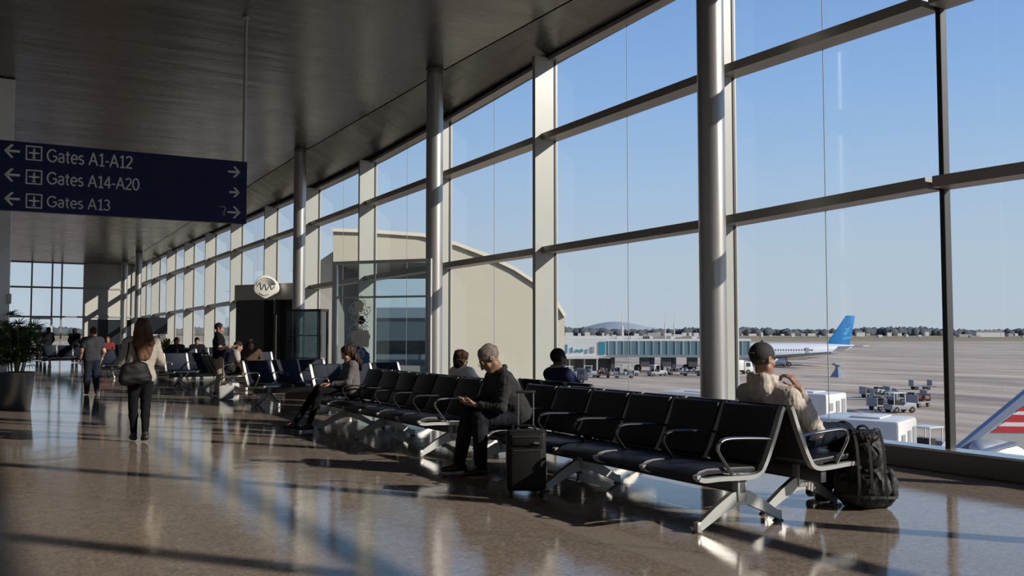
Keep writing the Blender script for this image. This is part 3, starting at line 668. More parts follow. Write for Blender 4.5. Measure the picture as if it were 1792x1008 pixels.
# ================================================================ PEOPLE (signed-distance blends turned into one continuous mesh per garment/body)
class Fld:
    def __init__(s, lo, hi, h):
        s.h = h; s.lo = np.array(lo, np.float32); n = [int(math.ceil((b-a)/h))+1 for a, b in zip(lo, hi)]
        s.ax = [s.lo[i]+h*np.arange(n[i], dtype=np.float32) for i in range(3)]
        s.D = np.full(n, .08, np.float32)
    def _reg(s, lo, hi):
        sl = []
        for i in range(3):
            a = int(max(0, math.floor((lo[i]-s.lo[i])/s.h))); b = int(min(len(s.ax[i]), math.ceil((hi[i]-s.lo[i])/s.h)+1))
            if b <= a: return None, None
            sl.append(slice(a, b))
        return tuple(sl), (s.ax[0][sl[0]][:, None, None], s.ax[1][sl[1]][None, :, None], s.ax[2][sl[2]][None, None, :])
    def _mix(s, sl, d, k, sub):
        A = s.D[sl]
        if sub:
            d = -d; hh = np.maximum(k-np.abs(A-d), 0)/k; s.D[sl] = np.maximum(A, d)+hh*hh*k*.25
        else:
            hh = np.maximum(k-np.abs(A-d), 0)/k; s.D[sl] = np.minimum(A, d)-hh*hh*k*.25
    def cap(s, a, b, ra, rb, k=.02, sub=False, flat=False, fold=0, fl=.05, ends=(0, 1), sq=None):
        a = np.array(a, np.float32); b = np.array(b, np.float32); R = max(ra, rb)+k+3*s.h+abs(fold)
        sl, g = s._reg(np.minimum(a, b)-R, np.maximum(a, b)+R)
        if sl is None: return
        u = b-a; L2 = float(u@u)+1e-9
        px, py, pz = g[0]-a[0], g[1]-a[1], g[2]-a[2]
        tr = (px*u[0]+py*u[1]+pz*u[2])/L2; t = np.clip(tr, 0, 1)
        qx, qy, qz = px-t*u[0], py-t*u[1], pz-t*u[2]
        d2 = qx*qx+qy*qy+qz*qz
        if sq is not None:
            n, f = sq; n = np.array(n, np.float32); n /= np.linalg.norm(n); w_ = qx*n[0]+qy*n[1]+qz*n[2]; d2 = d2+w_*w_*(1/f**2-1)
        r = ra+(rb-ra)*t
        if fold:
            Ln = math.sqrt(L2); e = sum(np.exp(-((t-q)/.28)**2) for q in ends)
            ph = 2.2*np.sin(g[0]*31+g[2]*23)+1.7*np.sin(g[1]*37-g[2]*11)
            r = r+fold*e*np.sin(2*PI*t*Ln/fl+ph)
        d = np.sqrt(d2)-r
        if flat: d = np.maximum(d, (tr-1)*math.sqrt(L2))
        s._mix(sl, d, k, sub)
    def ell(s, c, r, R=None, k=.02, sub=False):
        c = np.array(c, np.float32); r = np.array(r, np.float32); Q = float(max(r))+k+3*s.h
        sl, g = s._reg(c-Q, c+Q)
        if sl is None: return
        x, y, z = g[0]-c[0], g[1]-c[1], g[2]-c[2]
        if R is not None:
            R = np.array(R, np.float32); x, y, z = (R[0, 0]*x+R[1, 0]*y+R[2, 0]*z, R[0, 1]*x+R[1, 1]*y+R[2, 1]*z, R[0, 2]*x+R[1, 2]*y+R[2, 2]*z)
        k0 = np.sqrt((x/r[0])**2+(y/r[1])**2+(z/r[2])**2); k1 = np.sqrt((x/r[0]**2)**2+(y/r[1]**2)**2+(z/r[2]**2)**2)+1e-6
        s._mix(sl, k0*(k0-1)/k1, k, sub)
    def plane(s, p, n, k=.006):      # keep what lies behind the plane
        p = np.array(p, np.float32); n = np.array(n, np.float32); n = n/np.linalg.norm(n)
        d = (s.ax[0][:, None, None]-p[0])*n[0]+(s.ax[1][None, :, None]-p[1])*n[1]+(s.ax[2][None, None, :]-p[2])*n[2]
        s.D = np.maximum(s.D, d.astype(np.float32))
    def noise(s, amp, f, seed=0, stretch=(1, 1, 1)):
        r = np.random.default_rng(seed); X, Y, Z = s.ax[0][:, None, None]*f*stretch[0], s.ax[1][None, :, None]*f*stretch[1], s.ax[2][None, None, :]*f*stretch[2]
        m = np.abs(s.D) < amp*2+s.h*3
        n = np.zeros_like(s.D)
        for k in range(4):
            a = r.normal(size=3); a /= np.linalg.norm(a); a2 = r.normal(size=3); q = r.uniform(0, 6, 2)
            n += np.sin((X*a[0]+Y*a[1]+Z*a[2])*(1+.6*k)+1.5*np.sin(X*a2[0]*.6+Y*a2[1]*.6+Z*a2[2]*.6+q[0])+q[1])/(1+.4*k)
        s.D = np.where(m, s.D+n.astype(np.float32)*amp*.45, s.D)
    def mesh(s, name, mat, parent=None):
        D = s.D; S = D < 0
        n0, n1, n2 = D.shape
        cnt = np.zeros((n0-1, n1-1, n2-1), np.int8)
        for i in (0, 1):
            for j in (0, 1):
                for k in (0, 1): cnt += S[i:n0-1+i, j:n1-1+j, k:n2-1+k]
        act = (cnt > 0) & (cnt < 8); idx = np.argwhere(act); vid = np.full(act.shape, -1, np.int32); vid[act] = np.arange(len(idx))
        acc = np.zeros((len(idx), 3), np.float64); num = np.zeros(len(idx))
        I, J, K = idx.T
        cs = [(i, j, k) for i in (0, 1) for j in (0, 1) for k in (0, 1)]
        for a in range(8):
            for b in range(a+1, 8):
                if sum(abs(p-q) for p, q in zip(cs[a], cs[b])) != 1: continue
                da = D[I+cs[a][0], J+cs[a][1], K+cs[a][2]]; db = D[I+cs[b][0], J+cs[b][1], K+cs[b][2]]
                m = (da < 0) != (db < 0); t = np.where(m, da/np.where(m, da-db, 1), 0)
                for q in range(3): acc[:, q] += np.where(m, cs[a][q]+t*(cs[b][q]-cs[a][q]), 0)
                num += m
        P = (idx+acc/num[:, None])*s.h+s.lo
        F_ = []
        for ax in range(3):
            A = [slice(None)]*3; B = [slice(None)]*3; A[ax] = slice(0, -1); B[ax] = slice(1, None)
            x = S[tuple(A)] != S[tuple(B)]; e = np.argwhere(x); o1, o2 = [(1, 2), (2, 0), (0, 1)][ax]
            ok = (e[:, o1] > 0) & (e[:, o2] > 0) & (e[:, o1] < D.shape[o1]-1) & (e[:, o2] < D.shape[o2]-1); e = e[ok]
            ins = S[tuple(e.T)]
            def vv(d1, d2):
                q = e.copy(); q[:, o1] -= d1; q[:, o2] -= d2; return vid[tuple(q.T)]
            f = np.stack([vv(0, 0), vv(1, 0), vv(1, 1), vv(0, 1)], 1); f[~ins] = f[~ins][:, ::-1]; F_.append(f)
        Fc = np.concatenate(F_) if F_ else np.zeros((0, 4), np.int32)
        me = bpy.data.meshes.new(name); me.vertices.add(len(P)); me.vertices.foreach_set('co', P.astype(np.float32).ravel())
        me.loops.add(Fc.size); me.loops.foreach_set('vertex_index', Fc.ravel().astype(np.int32)); me.polygons.add(len(Fc))
        me.polygons.foreach_set('loop_start', np.arange(len(Fc), dtype=np.int32)*4); me.polygons.foreach_set('use_smooth', np.ones(len(Fc), bool))
        me.update(calc_edges=True); me.validate(); me.materials.append(mat)
        o = bpy.data.objects.new(name, me); COL.objects.link(o)
        if parent: o.parent = parent
        return o
V = Vector
def lerp(a, b, t): return a+(b-a)*t
def head_frame(J):
    return (Matrix.Rotation(math.radians(J.get('yaw', 0)), 3, 'Z') @ Matrix.Rotation(math.radians(J.get('roll', 0)), 3, 'Y') @ Matrix.Rotation(math.radians(J.get('pitch', 0)), 3, 'X'))
def hand(f, wr, d, n, th, s, curl=.5, k=.006):
    """palm with four fingers and a thumb; d finger direction, n the side the palm faces, th the thumb side"""
    d = V(d).normalized(); n = V(n); n = (n-d*n.dot(d)).normalized(); t = V(th); t = (t-d*t.dot(d)-n*t.dot(n)).normalized(); wr = V(wr)
    f.cap(wr-d*.02*s, wr+d*.03*s, .024*s, .026*s, .02, sq=(n, .75))
    for o in (-.024, -.008, .008, .024): f.cap(wr+d*.02*s+t*o*.8*s, wr+d*.088*s+t*o*s, .0135*s, .0115*s, .012)
    for o, L_, da in ((.027, .066, .0), (.009, .076, .004), (-.009, .07, .0), (-.026, .055, -.008)):
        p = wr+d*(.088+da)*s+t*o*s; a = 0
        for q, fr in enumerate((.45, .32, .23)):
            a += curl*(.75, .8, .55)[q]; dd = d*math.cos(a)+n*math.sin(a); e = p+dd*L_*fr*s
            f.cap(p, e, (.0096, .0088, .0080)[q]*s, (.0088, .0080, .0072)[q]*s, k); p = e
    p = wr+d*.022*s+t*.02*s+n*.006*s; e = p+(d*.55+t*.75+n*.3).normalized()*.042*s; f.cap(p, e, .014*s, .0115*s, .012)
    q = e+(d*.85+t*.25+n*(.2+.4*curl)).normalized()*.032*s; f.cap(e, q, .0112*s, .0098*s, .006); f.cap(q, q+(d*.9-t*.05+n*.5*curl).normalized()*.024*s, .0098*s, .0078*s, .006)
def make_person(label, loc, rz, J, skin, top, pants, shoe, hairm, hair='short', sleeve='long', h=.008, g=1.0, hs=1.0, hem=.10, hood=False, collar=True, female=False, wrinkle=.004, extra=None, fat=1.0, group=None):
    pts = [V(p) for k, p in J.items() if isinstance(p, (tuple, V)) and k not in ('hdL', 'hdR', 'pnL', 'pnR', 'thL', 'thR', 'ftL', 'ftR')]
    J = {k: (V(v) if isinstance(v, tuple) else v) for k, v in J.items()}
    pad = .30
    lo = [min(p[i] for p in pts)-pad for i in range(3)]; hi = [max(p[i] for p in pts)+pad for i in range(3)]; lo[2] = -.02
    pel, nk, hd = J['pel'], J['neck'], J['head']
    up = (nk-pel).normalized(); rt = (J['shR']-J['shL']).normalized(); fw = up.cross(rt).normalized(); rt = fw.cross(up)
    HR = head_frame(J); hp = lambda x, y, z: hd+HR@V((x, y, z))*hs
    def torso(f, e, k=.05):
        f.cap(lerp(J['shL'], J['shR'], .14), lerp(J['shL'], J['shR'], .86), (.068)*g+e, .068*g+e, k)
        f.cap(J['shL'], J['shL']-up*.01, .052*g+e, .05*g+e, k); f.cap(J['shR'], J['shR']-up*.01, .052*g+e, .05*g+e, k)
        sm = lerp(J['shL'], J['shR'], .5)
        for q in (-1, 1):
            w0 = .07 if not female else .06
            f.cap(pel+rt*q*w0*g+up*.06*g, sm+rt*q*.085*g-up*.10*g, (.088 if female else .098)*g*fat+e, (.098 if female else .112)*g*fat+e, k)
            f.cap(nk-up*.02, lerp(J['shL'], J['shR'], .5+q*.36), .046*g+e*.7, .052*g+e*.8, k)
        f.cap(J['hipL'], J['hipR'], .098*g+e, .098*g+e, k)
        if fat > 1: f.ell(lerp(pel, nk, .3)+fw*.05, (.15*g, .12*g, .15*g), None, .06)
    def arms(f, e, cut, fold):
        for s_ in 'LR':
            sh, el, wr = J['sh'+s_], J['el'+s_], J['wr'+s_]
            if cut == 'full' or cut == 'long':
                b = wr if cut == 'full' else lerp(el, wr, .93)
                f.cap(sh, el, .054*g+e, .043*g+e, .03, fold=fold, ends=(0, 1), fl=.055); f.cap(el, b, .043*g+e, (.029*g+e*.8), .03, flat=(cut == 'long'), fold=fold, ends=(0, .9), fl=.05)
            elif cut == 'short':
                f.cap(sh, lerp(sh, el, .72), .056*g+e, .05*g+e*1.4, .03, flat=True, fold=fold*.5)
    def legs(f, e, fold, endcut=False):
        for s_ in 'LR':
            hp_, kn, an = J['hip'+s_], J['kn'+s_], J['an'+s_]
            f.cap(hp_, kn, (.088 if not female else .09)*g+e, .058*g+e, .04, fold=fold, ends=(0, 1), fl=.07)
            mid = lerp(kn, an, .32)-(kn-an).normalized().cross(rt)*0
            f.cap(kn, mid, .057*g+e, .056*g+e, .03, fold=fold, ends=(0,), fl=.06)
            f.cap(mid, lerp(kn, an, 1.07) if endcut else an, .056*g+e, .038*g+e, .03, flat=endcut, fold=fold, ends=(1,), fl=.05)
    # body
    f = Fld(lo, hi, h)
    torso(f, -.012); arms(f, 0 if sleeve != 'long' else -.008, 'full', 0); legs(f, -.012, 0)
    if sleeve != 'long':
        pass
    for s_ in 'LR':
        hand(f, J['wr'+s_], J.get('hd'+s_, (J['wr'+s_]-J['el'+s_])), J.get('pn'+s_, (0, 0, -1)), J.get('th'+s_, (0, 1, 0)), g*1.04, J.get('curl', .5), .006 if h < .01 else .01)
        ft = V(J.get('ft'+s_, (0, 1, 0))).normalized(); an = J['an'+s_]; f.cap(an, an+ft*.11*g-V((0, 0, .045*g)), .034*g, .026*g, .02)
    f.cap(nk-up*.03, hp(0, -.012, -.075), .054*g, .05*hs, .03)
    f.ell(hp(0, -.015, .03), V((.076, .097, .09))*hs, HR, .02); f.ell(hp(0, .03, -.045), V((.058, .066, .074))*hs, HR, .03)
    f.ell(hp(0, .068, -.098), V((.026, .024, .02))*hs, HR, .03); f.cap(hp(-.05, .0, -.065), hp(0, .06, -.1), .024*hs, .022*hs, .03); f.cap(hp(.05, .0, -.065), hp(0, .06, -.1), .024*hs, .022*hs, .03)
    f.ell(hp(0, .082, .026), V((.05, .012, .011))*hs, HR, .02)
    for q in (-1, 1):
        f.ell(hp(q*.031, .098, .006), V((.018, .014, .012))*hs, HR, .012, sub=True); f.ell(hp(q*.031, .080, .005), V((.0135,)*3)*hs, HR, .004)
        f.ell(hp(q*.079, -.008, -.006), V((.010, .022, .033))*hs, HR, .008); f.ell(hp(q*.088, -.002, -.004), V((.006, .011, .017))*hs, HR, .006, sub=True)
        f.ell(hp(q*.045, .055, -.03), V((.022, .022, .02))*hs, HR, .02)
    f.cap(hp(0, .09, .012), hp(0, .112, -.03), .0085*hs, .013*hs, .012); f.cap(hp(-.012, .098, -.034), hp(.012, .098, -.034), .0085*hs, .0085*hs, .01)
    f.ell(hp(0, .09, -.060), V((.025, .011, .006))*hs, HR, .006); f.ell(hp(0, .088, -.071), V((.022, .011, .0065))*hs, HR, .006)
    body = f.mesh('person', skin)
    body.location = loc; body.rotation_euler = (0, 0, rz); tag(body, label, 'person', group)
    # hair
    if hair:
        f = Fld([hd[i]-.20*hs for i in range(2)]+[hd[2]-(.62 if hair == 'long' else .36)*hs], [hd[i]+.20*hs for i in range(2)]+[hd[2]+.2*hs], min(h, .012))
        if hair == 'short':
            f.ell(hp(0, -.018, .034), V((.083, .104, .096))*hs, HR, .01); f.ell(hp(0, .125, .0), V((.095, .085, .112))*hs, HR, .012, sub=True)
            f.plane(hp(0, -.06, -.055), HR@V((0, .35, -1)))
            for q in (-1, 1): f.ell(hp(q*.085, -.0, -.02), V((.02, .026, .042))*hs, HR, .008, sub=True)
            f.noise(.006, 60, 3, (1, .5, .6)); f.noise(.006, 130, 4, (1, .35, .5))
        elif hair == 'buzz':
            f.ell(hp(0, -.018, .033), V((.0795, .1005, .094))*hs, HR, .01); f.ell(hp(0, .10, -.03), V((.078, .07, .085))*hs, HR, .012, sub=True); f.plane(hp(0, -.06, -.05), HR@V((0, .35, -1)))
            for q in (-1, 1): f.ell(hp(q*.083, -.0, -.02), V((.02, .026, .04))*hs, HR, .008, sub=True)
            f.noise(.0015, 120, 5)
        elif hair == 'cap':
            f.ell(hp(0, -.018, .028), V((.0788, .099, .09))*hs, HR, .01); f.plane(hp(0, 0, -.01), HR@V((0, 0, 1))); f.ell(hp(0, .09, -.03), V((.078, .07, .085))*hs, HR, .012, sub=True); f.plane(hp(0, -.06, -.065), HR@V((0, .35, -1)))
            for q in (-1, 1): f.ell(hp(q*.083, -.0, -.02), V((.02, .026, .04))*hs, HR, .008, sub=True)
        elif hair == 'bob':
            f.ell(hp(0, -.025, .032), V((.095, .112, .10))*hs, HR, .01); f.ell(hp(0, -.05, -.055), V((.085, .07, .085))*hs, HR, .03); f.ell(hp(0, .10, -.04), V((.072, .075, .095))*hs, HR, .012, sub=True)
            f.noise(.016, 55, 4)
        elif hair == 'long':
            f.ell(hp(0, -.02, .03), V((.09, .108, .10))*hs, HR, .01)
            for q in (-1, -.4, .3, 1): f.cap(hp(q*.06, -.045, -.02), hp(q*.085, -.085, -.2), .046*hs, .05*hs, .03); f.cap(hp(q*.085, -.085, -.2), hp(q*.06, -.105, -.40), .05*hs, .022*hs, .03)
            f.ell(hp(0, .10, -.05), V((.068, .075, .12))*hs, HR, .012, sub=True)
            f.noise(.012, 46, 8, (1.6, 1.6, .35)); f.noise(.004, 150, 9, (1.6, 1.6, .2))
        o = f.mesh('hair', hairm, body)
    # top
    f = Fld(lo, hi, h); e = .012*g
    torso(f, e+.006); arms(f, e, sleeve, wrinkle)
    f.cap(pel+up*hem*0-up*.0, pel+up*.15, .10*g+e, .11*g*fat+e, .05)
    f.plane(pel-up*hem+fw*0, -up)
    if collar:
        n = 14; cc = nk+up*.028*g-fw*.006
        R0 = .062*g
        ring = [cc+(rt*math.cos(2*PI*i/n)*R0+fw*math.sin(2*PI*i/n)*R0*1.05)-up*.035*max(0, math.sin(2*PI*i/n))-V((0, 0, 0)) for i in range(n)]
        for i in range(n): f.cap(ring[i], ring[(i+1) % n], .017*g, .017*g, .012)
    if hood:
        b = nk-fw*.085*g-up*.045*g
        for q in (-1, 0, 1): f.cap(nk+rt*q*.055*g-fw*.055*g+up*.055*g, b+rt*q*.06*g-up*.05*g*(1-.5*abs(q)), .040*g, .050*g, .03)
        f.ell(b-up*.035-fw*.012, V((.125, .055, .115))*g, Matrix((rt, fw, up)).transposed(), .03)
        f.cap(nk+rt*.075*g+up*.035, nk+rt*.06*g+fw*.09*g-up*.02, .026*g, .022*g, .03); f.cap(nk-rt*.075*g+up*.035, nk-rt*.06*g+fw*.09*g-up*.02, .026*g, .022*g, .03)
        f.cap(nk+rt*.08*g-fw*.03+up*.05, nk-rt*.08*g-fw*.03+up*.05, .012, .012, .02)
    f.cap(nk+up*.0, nk+up*.16, .047*g, .06*g, .01, sub=True)
    f.noise(wrinkle*.9, 34, 2); f.noise(wrinkle*.5, 80, 6)
    f.mesh({'hood': 'hoodie'}.get('hood' if hood else '', 'top_garment'), top, body)
    # trousers
    f = Fld([lo[0], lo[1], -.02], [hi[0], hi[1], pel[2]+.3], h)
    f.cap(J['hipL'], J['hipR'], .10*g+e*.4, .10*g+e*.4, .05); f.cap(pel, pel+up*.10, .105*g, .10*g, .05)
    legs(f, e*1.5 if not female else e*.1, wrinkle*(.9 if not female else .5), True)
    f.plane(pel+up*.14, V((0, 0, 1)) if pel[2] < .75 else up); f.noise(wrinkle*.6, 40, 12)
    f.mesh('trousers', pants, body)
    for s_ in 'LR':
        ft = V(J.get('ft'+s_, (0, 1, 0))).normalized(); an = J['an'+s_]; hp_ = min(h, .012)
        f = Fld([an[i]-.30 for i in range(2)]+[an[2]-.14], [an[i]+.30 for i in range(2)]+[an[2]+.12], hp_)
        z = V((0, 0, 1)); fz = ft.cross(V((0, 0, 1))).normalized(); zz = fz.cross(ft)
        base = an-zz*.045*g; r = .038*g
        f.cap(base-ft*.045*g, base+ft*.06*g, r, r*1.02, .02); f.cap(base+ft*.05*g, base+ft*.145*g-zz*.008, r*1.08, r*.86, .03, sq=(zz, .8)); f.cap(an+zz*.01, an-zz*.03+ft*.02, .045*g, .042*g, .03)
        f.cap(an+zz*.02, an+zz*.09, .033*g, .033*g, .006, sub=True)
        f.plane(base-zz*.034*g, -zz)
        f.mesh('shoe', shoe, body)
    if extra: extra(body, J, hp, HR, f)
    return body
SK_L = M('skin_light', (.42, .235, .16), .5, 0, .4, var=.08, scale=14); SK_M = M('skin_tan', (.27, .15, .098), .5, 0, .4, var=.08, scale=14); SK_D = M('skin_dark', (.10, .055, .036), .45, 0, .4, var=.08, scale=14)
CL = lambda n, c, b=.25: M(n, c, .9, 0, .1, var=.12, scale=20, bump=b, bscale=300)
BLACKCL = CL('charcoal_cloth', (.008, .008, .010)); NAVYCL = CL('navy_cloth', (.02, .024, .06)); JEAN = CL('dark_denim', (.014, .018, .028)); HOODM = CL('beige_jersey', (.50, .44, .39), .35)
SWEAT = CL('oatmeal_knit', (.38, .335, .285), .6); KHAKI = CL('khaki_cotton', (.30, .25, .185)); GREYT = CL('grey_cotton', (.30, .29, .265)); WHITEB = M('speckled_white_cotton', (.80, .74, .66), .85, var=.35, scale=60); SLATE = CL('slate_cotton', (.035, .037, .042)); BLK2 = CL('black_cotton', (.009, .009, .010)); GRT = CL('grey_marl', (.12, .11, .11)); SHIRT = CL('dark_slate_shirt', (.034, .034, .036))
SHOE = M('black_leather', (.012, .010, .009), .4, bump=.1); SHOEB = M('brown_black_leather', (.03, .018, .012), .4)
H_GREY = M('grey_hair', (.155, .13, .108), .6, 0, .2, var=.35, scale=60, stretch=(1, .3, .4)); H_BRN = M('chestnut_hair', (.085, .038, .018), .55, 0, .2, var=.6, scale=40, stretch=(1, 1, .12)); H_DK = M('dark_hair', (.014, .010, .008), .6, 0, .2, var=.3, scale=50); H_RED = M('auburn_hair', (.030, .014, .009), .6, 0, .2, var=.5, scale=50)
# 1. grey-haired man bent over his phone
def glasses(body, J, hp, HR, f):
    bm = BM(); hs = 1.16
    for q in (-1, 1):
        tube(bm, [hp(q*.032+.022*math.cos(a), .110, .004+.016*math.sin(a)) for a in [2*PI*i/14 for i in range(15)]], .0016, 5)
        tube(bm, [hp(q*.054, .108, .01), hp(q*.078, .06, .012), hp(q*.084, -.005, .012), hp(q*.084, -.02, .0)], .0017, 5)
    tube(bm, [hp(-.011, .112, .008), hp(0, .116, .012), hp(.011, .112, .008)], .0016, 5)
    obj('glasses', bm, M('glasses_wire', (.15, .13, .11), .3, .9), body)
J1 = dict(pel=(-.01, .0, .585), hipL=(-.10, .0, .585), hipR=(.09, .0, .585), knL=(-.19, .46, .60), knR=(.12, .52, .60), anL=(-.23, .46, .105), anR=(.09, .63, .105), ftL=(-.25, 1, -.02), ftR=(-.05, 1, -.02),
          neck=(-.07, .22, 1.07), head=(-.10, .345, 1.215), shL=(-.29, .21, 1.0), shR=(.15, .25, 1.0), elL=(-.31, .26, .715), elR=(.20, .36, .72), wrL=(-.19, .50, .735), wrR=(.03, .54, .745),
          hdL=(.55, .75, .1), hdR=(-.75, .6, .05), pnL=(.3, -.2, .9), pnR=(-.3, -.2, .9), thL=(-.3, .8, .5), thR=(.3, .8, .5), curl=.55, pitch=-42, yaw=2)
man1 = make_person('grey-haired man in dark clothes bent over a phone beside the suitcase', (5.10, 8.16, 0), math.radians(72), J1, SK_M, SHIRT, M('dark_twill', (.011, .012, .016), .8, 0, .15, var=.15, scale=20), SHOE, H_GREY, 'short', 'long', .0065, 1.12, 1.14, .13, wrinkle=.005, extra=glasses, fat=1.04)
def at(root_loc, rz, p): return V(root_loc)+Matrix.Rotation(rz, 3, 'Z')@V(p)
def phone(loc, rz, pitch, label):
    bm = BM(); box(bm, (0, 0, 0), (.078, .155, .010), .004); o = obj('phone', bm, M('phone_body', (.02, .02, .022), .3), None, 'auto'); o.location = loc; o.rotation_euler = (pitch, 0, rz); tag(o, label, 'phone')
    bm = BM(); box(bm, (0, 0, .0056), (.07, .145, .0012)); obj('screen', bm, M('phone_glass', (.03, .035, .04), .08), o); return o
phone(at((5.10, 8.16, 0), math.radians(72), (-.075, .625, .785)), math.radians(85), .5, 'dark phone held in the hands of the seated grey-haired man')
# 2. man in cap and hoodie
def cap2(body, J, hp, HR, f0):
    hd = J['head']; hs = 1.12
    f = Fld([hd[i]-.26 for i in range(3)], [hd[i]+.26 for i in range(3)], .0065)
    f.ell(hp(0, -.016, .036), V((.085, .107, .094))*hs, HR, .01); f.plane(hp(0, 0, -.002), HR@V((0, .16, -1)))
    f.ell(hp(0, .105, .018), V((.072, .075, .008))*hs, HR, .01); f.cap(hp(0, -.018, .135), hp(0, -.018, .139), .008, .008, .004)
    f.mesh('cap', M('black_cap', (.018, .018, .018), .8, bump=.2, bscale=250), body)
    bm = BM(); tube(bm, [hp(-.03+.01*i, -.128+.002*abs(i-3), .040+(.004 if i % 2 else -.002)) for i in range(7)], .004, 5); obj('cap_mark', bm, M('cap_thread', (.28, .17, .13), .6), body)
J2 = dict(pel=(0, .02, .60), hipL=(-.10, .02, .60), hipR=(.10, .02, .60), knL=(-.17, .52, .62), knR=(.20, .56, .62), anL=(-.14, .56, .105), anR=(.07, .44, .105), ftL=(-.1, 1, -.02), ftR=(.1, 1, -.02),
          neck=(-.02, -.185, 1.075), head=(-.03, -.19, 1.265), shL=(-.275, -.15, .955), shR=(.225, -.15, .945), elL=(-.35, .07, .72), elR=(.31, .06, .675), wrL=(-.12, .30, .75), wrR=(.20, -.005, 1.02),
          hdL=(.6, .8, -.1), hdR=(-.55, -.35, .90), pnL=(0, 0, -1), pnR=(-.7, -.1, -.6), thL=(.8, -.4, .2), thR=(0, -.8, -.4), curl=.6, pitch=-4, yaw=-4)
man2 = make_person('man in a black cap and beige hoodie looking out, hand at his face', (6.04, 5.37, 0), -PI/2, J2, SK_M, HOODM, JEAN, SHOE, M('faded_hair', (.075, .045, .032), .7), 'cap', 'long', .0065, 1.15, 1.12, .16, hood=True, collar=False, wrinkle=.006, extra=cap2)
# 3. man in navy
Jn = dict(pel=(0, .0, .585), hipL=(-.09, .0, .585), hipR=(.09, .0, .585), knL=(-.14, .46, .59), knR=(.13, .46, .59), anL=(-.12, .46, .10), anR=(.12, .44, .10),
          neck=(0, -.10, 1.02), head=(.01, -.085, 1.155), shL=(-.20, -.09, .955), shR=(.20, -.08, .955), elL=(-.25, .12, .72), elR=(.24, .14, .72), wrL=(-.08, .33, .72), wrR=(.08, .34, .72), hdL=(.5, .8, 0), hdR=(-.5, .8, 0), pitch=-8)
def scarf(body, J, hp, HR, f0):
    bm = BM(); nk = J['neck']; tube(bm, [nk+V((.075*math.cos(a), .075*math.sin(a), .045+.012*math.sin(a))) for a in [2*PI*i/16 for i in range(17)]], .020, 8); obj('collar', bm, M('pale_collar', (.30, .26, .22), .8, bump=.3), body, True)
make_person('dark-haired man in a navy jacket seen from behind, sitting past the grey-haired man', (6.52, 9.34, 0), -PI/2, Jn, SK_D, NAVYCL, JEAN, SHOE, H_DK, 'buzz', 'long', .009, 1.0, 1.06, .12, extra=scarf)
# 4. woman in white top
Jw = dict(Jn); Jw.update(neck=(0, -.10, .98), head=(.0, -.09, 1.11), shL=(-.165, -.09, .92), shR=(.165, -.08, .92), elL=(-.22, .1, .70), elR=(.22, .12, .70), yaw=10)
make_person('brown-haired woman in a speckled white top facing the windows by the second column', (6.13, 11.2, 0), -PI/2+.2, Jw, SK_L, WHITEB, JEAN, SHOE, H_RED, 'bob', 'short', .010, .95, 1.02, .12, female=True, collar=False)
# 5. seated person in grey top and black trousers
J5 = dict(pel=(0, .0, .585), hipL=(-.09, .0, .585), hipR=(.09, .0, .585), knL=(-.13, .50, .60), knR=(.10, .50, .63), anL=(-.14, .74, .11), anR=(.05, .93, .20), ftL=(-.1, 1, .15), ftR=(-.1, 1, .3),
          neck=(0, .02, 1.03), head=(-.02, .07, 1.165), shL=(-.18, .02, .97), shR=(.18, .03, .97), elL=(-.23, .10, .72), elR=(.22, .14, .72), wrL=(-.12, .34, .70), wrR=(.06, .36, .70), hdL=(.5, .8, 0), hdR=(-.5, .8, 0), pitch=-25, yaw=5)
J5['anR'] = (.0, .86, .115); J5['ftR'] = (-.1, 1, .1); J5['anL'] = (-.1, .66, .105); J5['ftL'] = (-.1, 1, 0)
make_person('long-haired person in grey top and black trousers on the second bench row', (5.12, 13.02, 0), math.radians(78), J5, SK_L, GRT, BLACKCL, SHOE, H_RED, 'long', 'long', .010, .98, 1.03, .12, female=True)
# 6. walking woman
J6 = dict(pel=(0, .0, .90), hipL=(-.085, .0, .88), hipR=(.085, .0, .88), knL=(-.075, .06, .48), knR=(.075, .02, .48), anL=(-.05, .10, .10), anR=(.045, -.12, .115), ftL=(0, 1, -.02), ftR=(.05, 1, -.18),
          neck=(0, -.02, 1.41), head=(.005, .0, 1.545), shL=(-.175, -.01, 1.345), shR=(.175, -.01, 1.345), elL=(-.255, -.02, 1.08), elR=(.26, -.03, 1.08), wrL=(-.17, .19, 1.10), wrR=(.17, .19, 1.12), hdL=(.5, .8, .2), hdR=(-.5, .8, .2), pitch=-4)
wq = G(246, 775)
woman = make_person('woman walking away in a beige sweater with long brown hair', (wq.x, wq.y+.1, 0), math.radians(4), J6, SK_L, SWEAT, BLACKCL, SHOEB, H_BRN, 'long', 'long', .009, 1.0, 1.04, .08, female=True, collar=False, wrinkle=.005)
# her handbag hangs from the left shoulder
hb = thing('handbag', 'black slouchy handbag on the left shoulder of the walking woman', 'bag', (wq.x, wq.y+.1, 0), math.radians(4))
f = Fld((-.42, -.42, .7), (.2, .1, 1.25), .010)
f.ell((-.13, -.225, .955), (.185, .075, .15), None, .02); f.cap((-.27, -.225, .86), (.02, -.225, .87), .07, .07, .05); f.cap((-.24, -.225, 1.02), (-.02, -.225, 1.03), .035, .035, .05); f.noise(.010, 30, 3); f.mesh('bag_body', M('bag_leather', (.006, .0055, .0055), .6, 0, .2, bump=.15, bscale=60), hb)
bm = BM(); tube(bm, spline([(-.25, -.20, 1.03), (-.20, -.155, 1.25), (-.15, -.02, 1.425), (-.155, .07, 1.32), (-.15, .13, 1.2)], 6), .010, 8); tube(bm, spline([(-.03, -.20, 1.04), (-.10, -.145, 1.25), (-.135, -.02, 1.425), (-.14, .08, 1.30)], 6), .010, 8); obj('strap', bm, M('bag_leather', (.010, .009, .009), .4), hb, True)
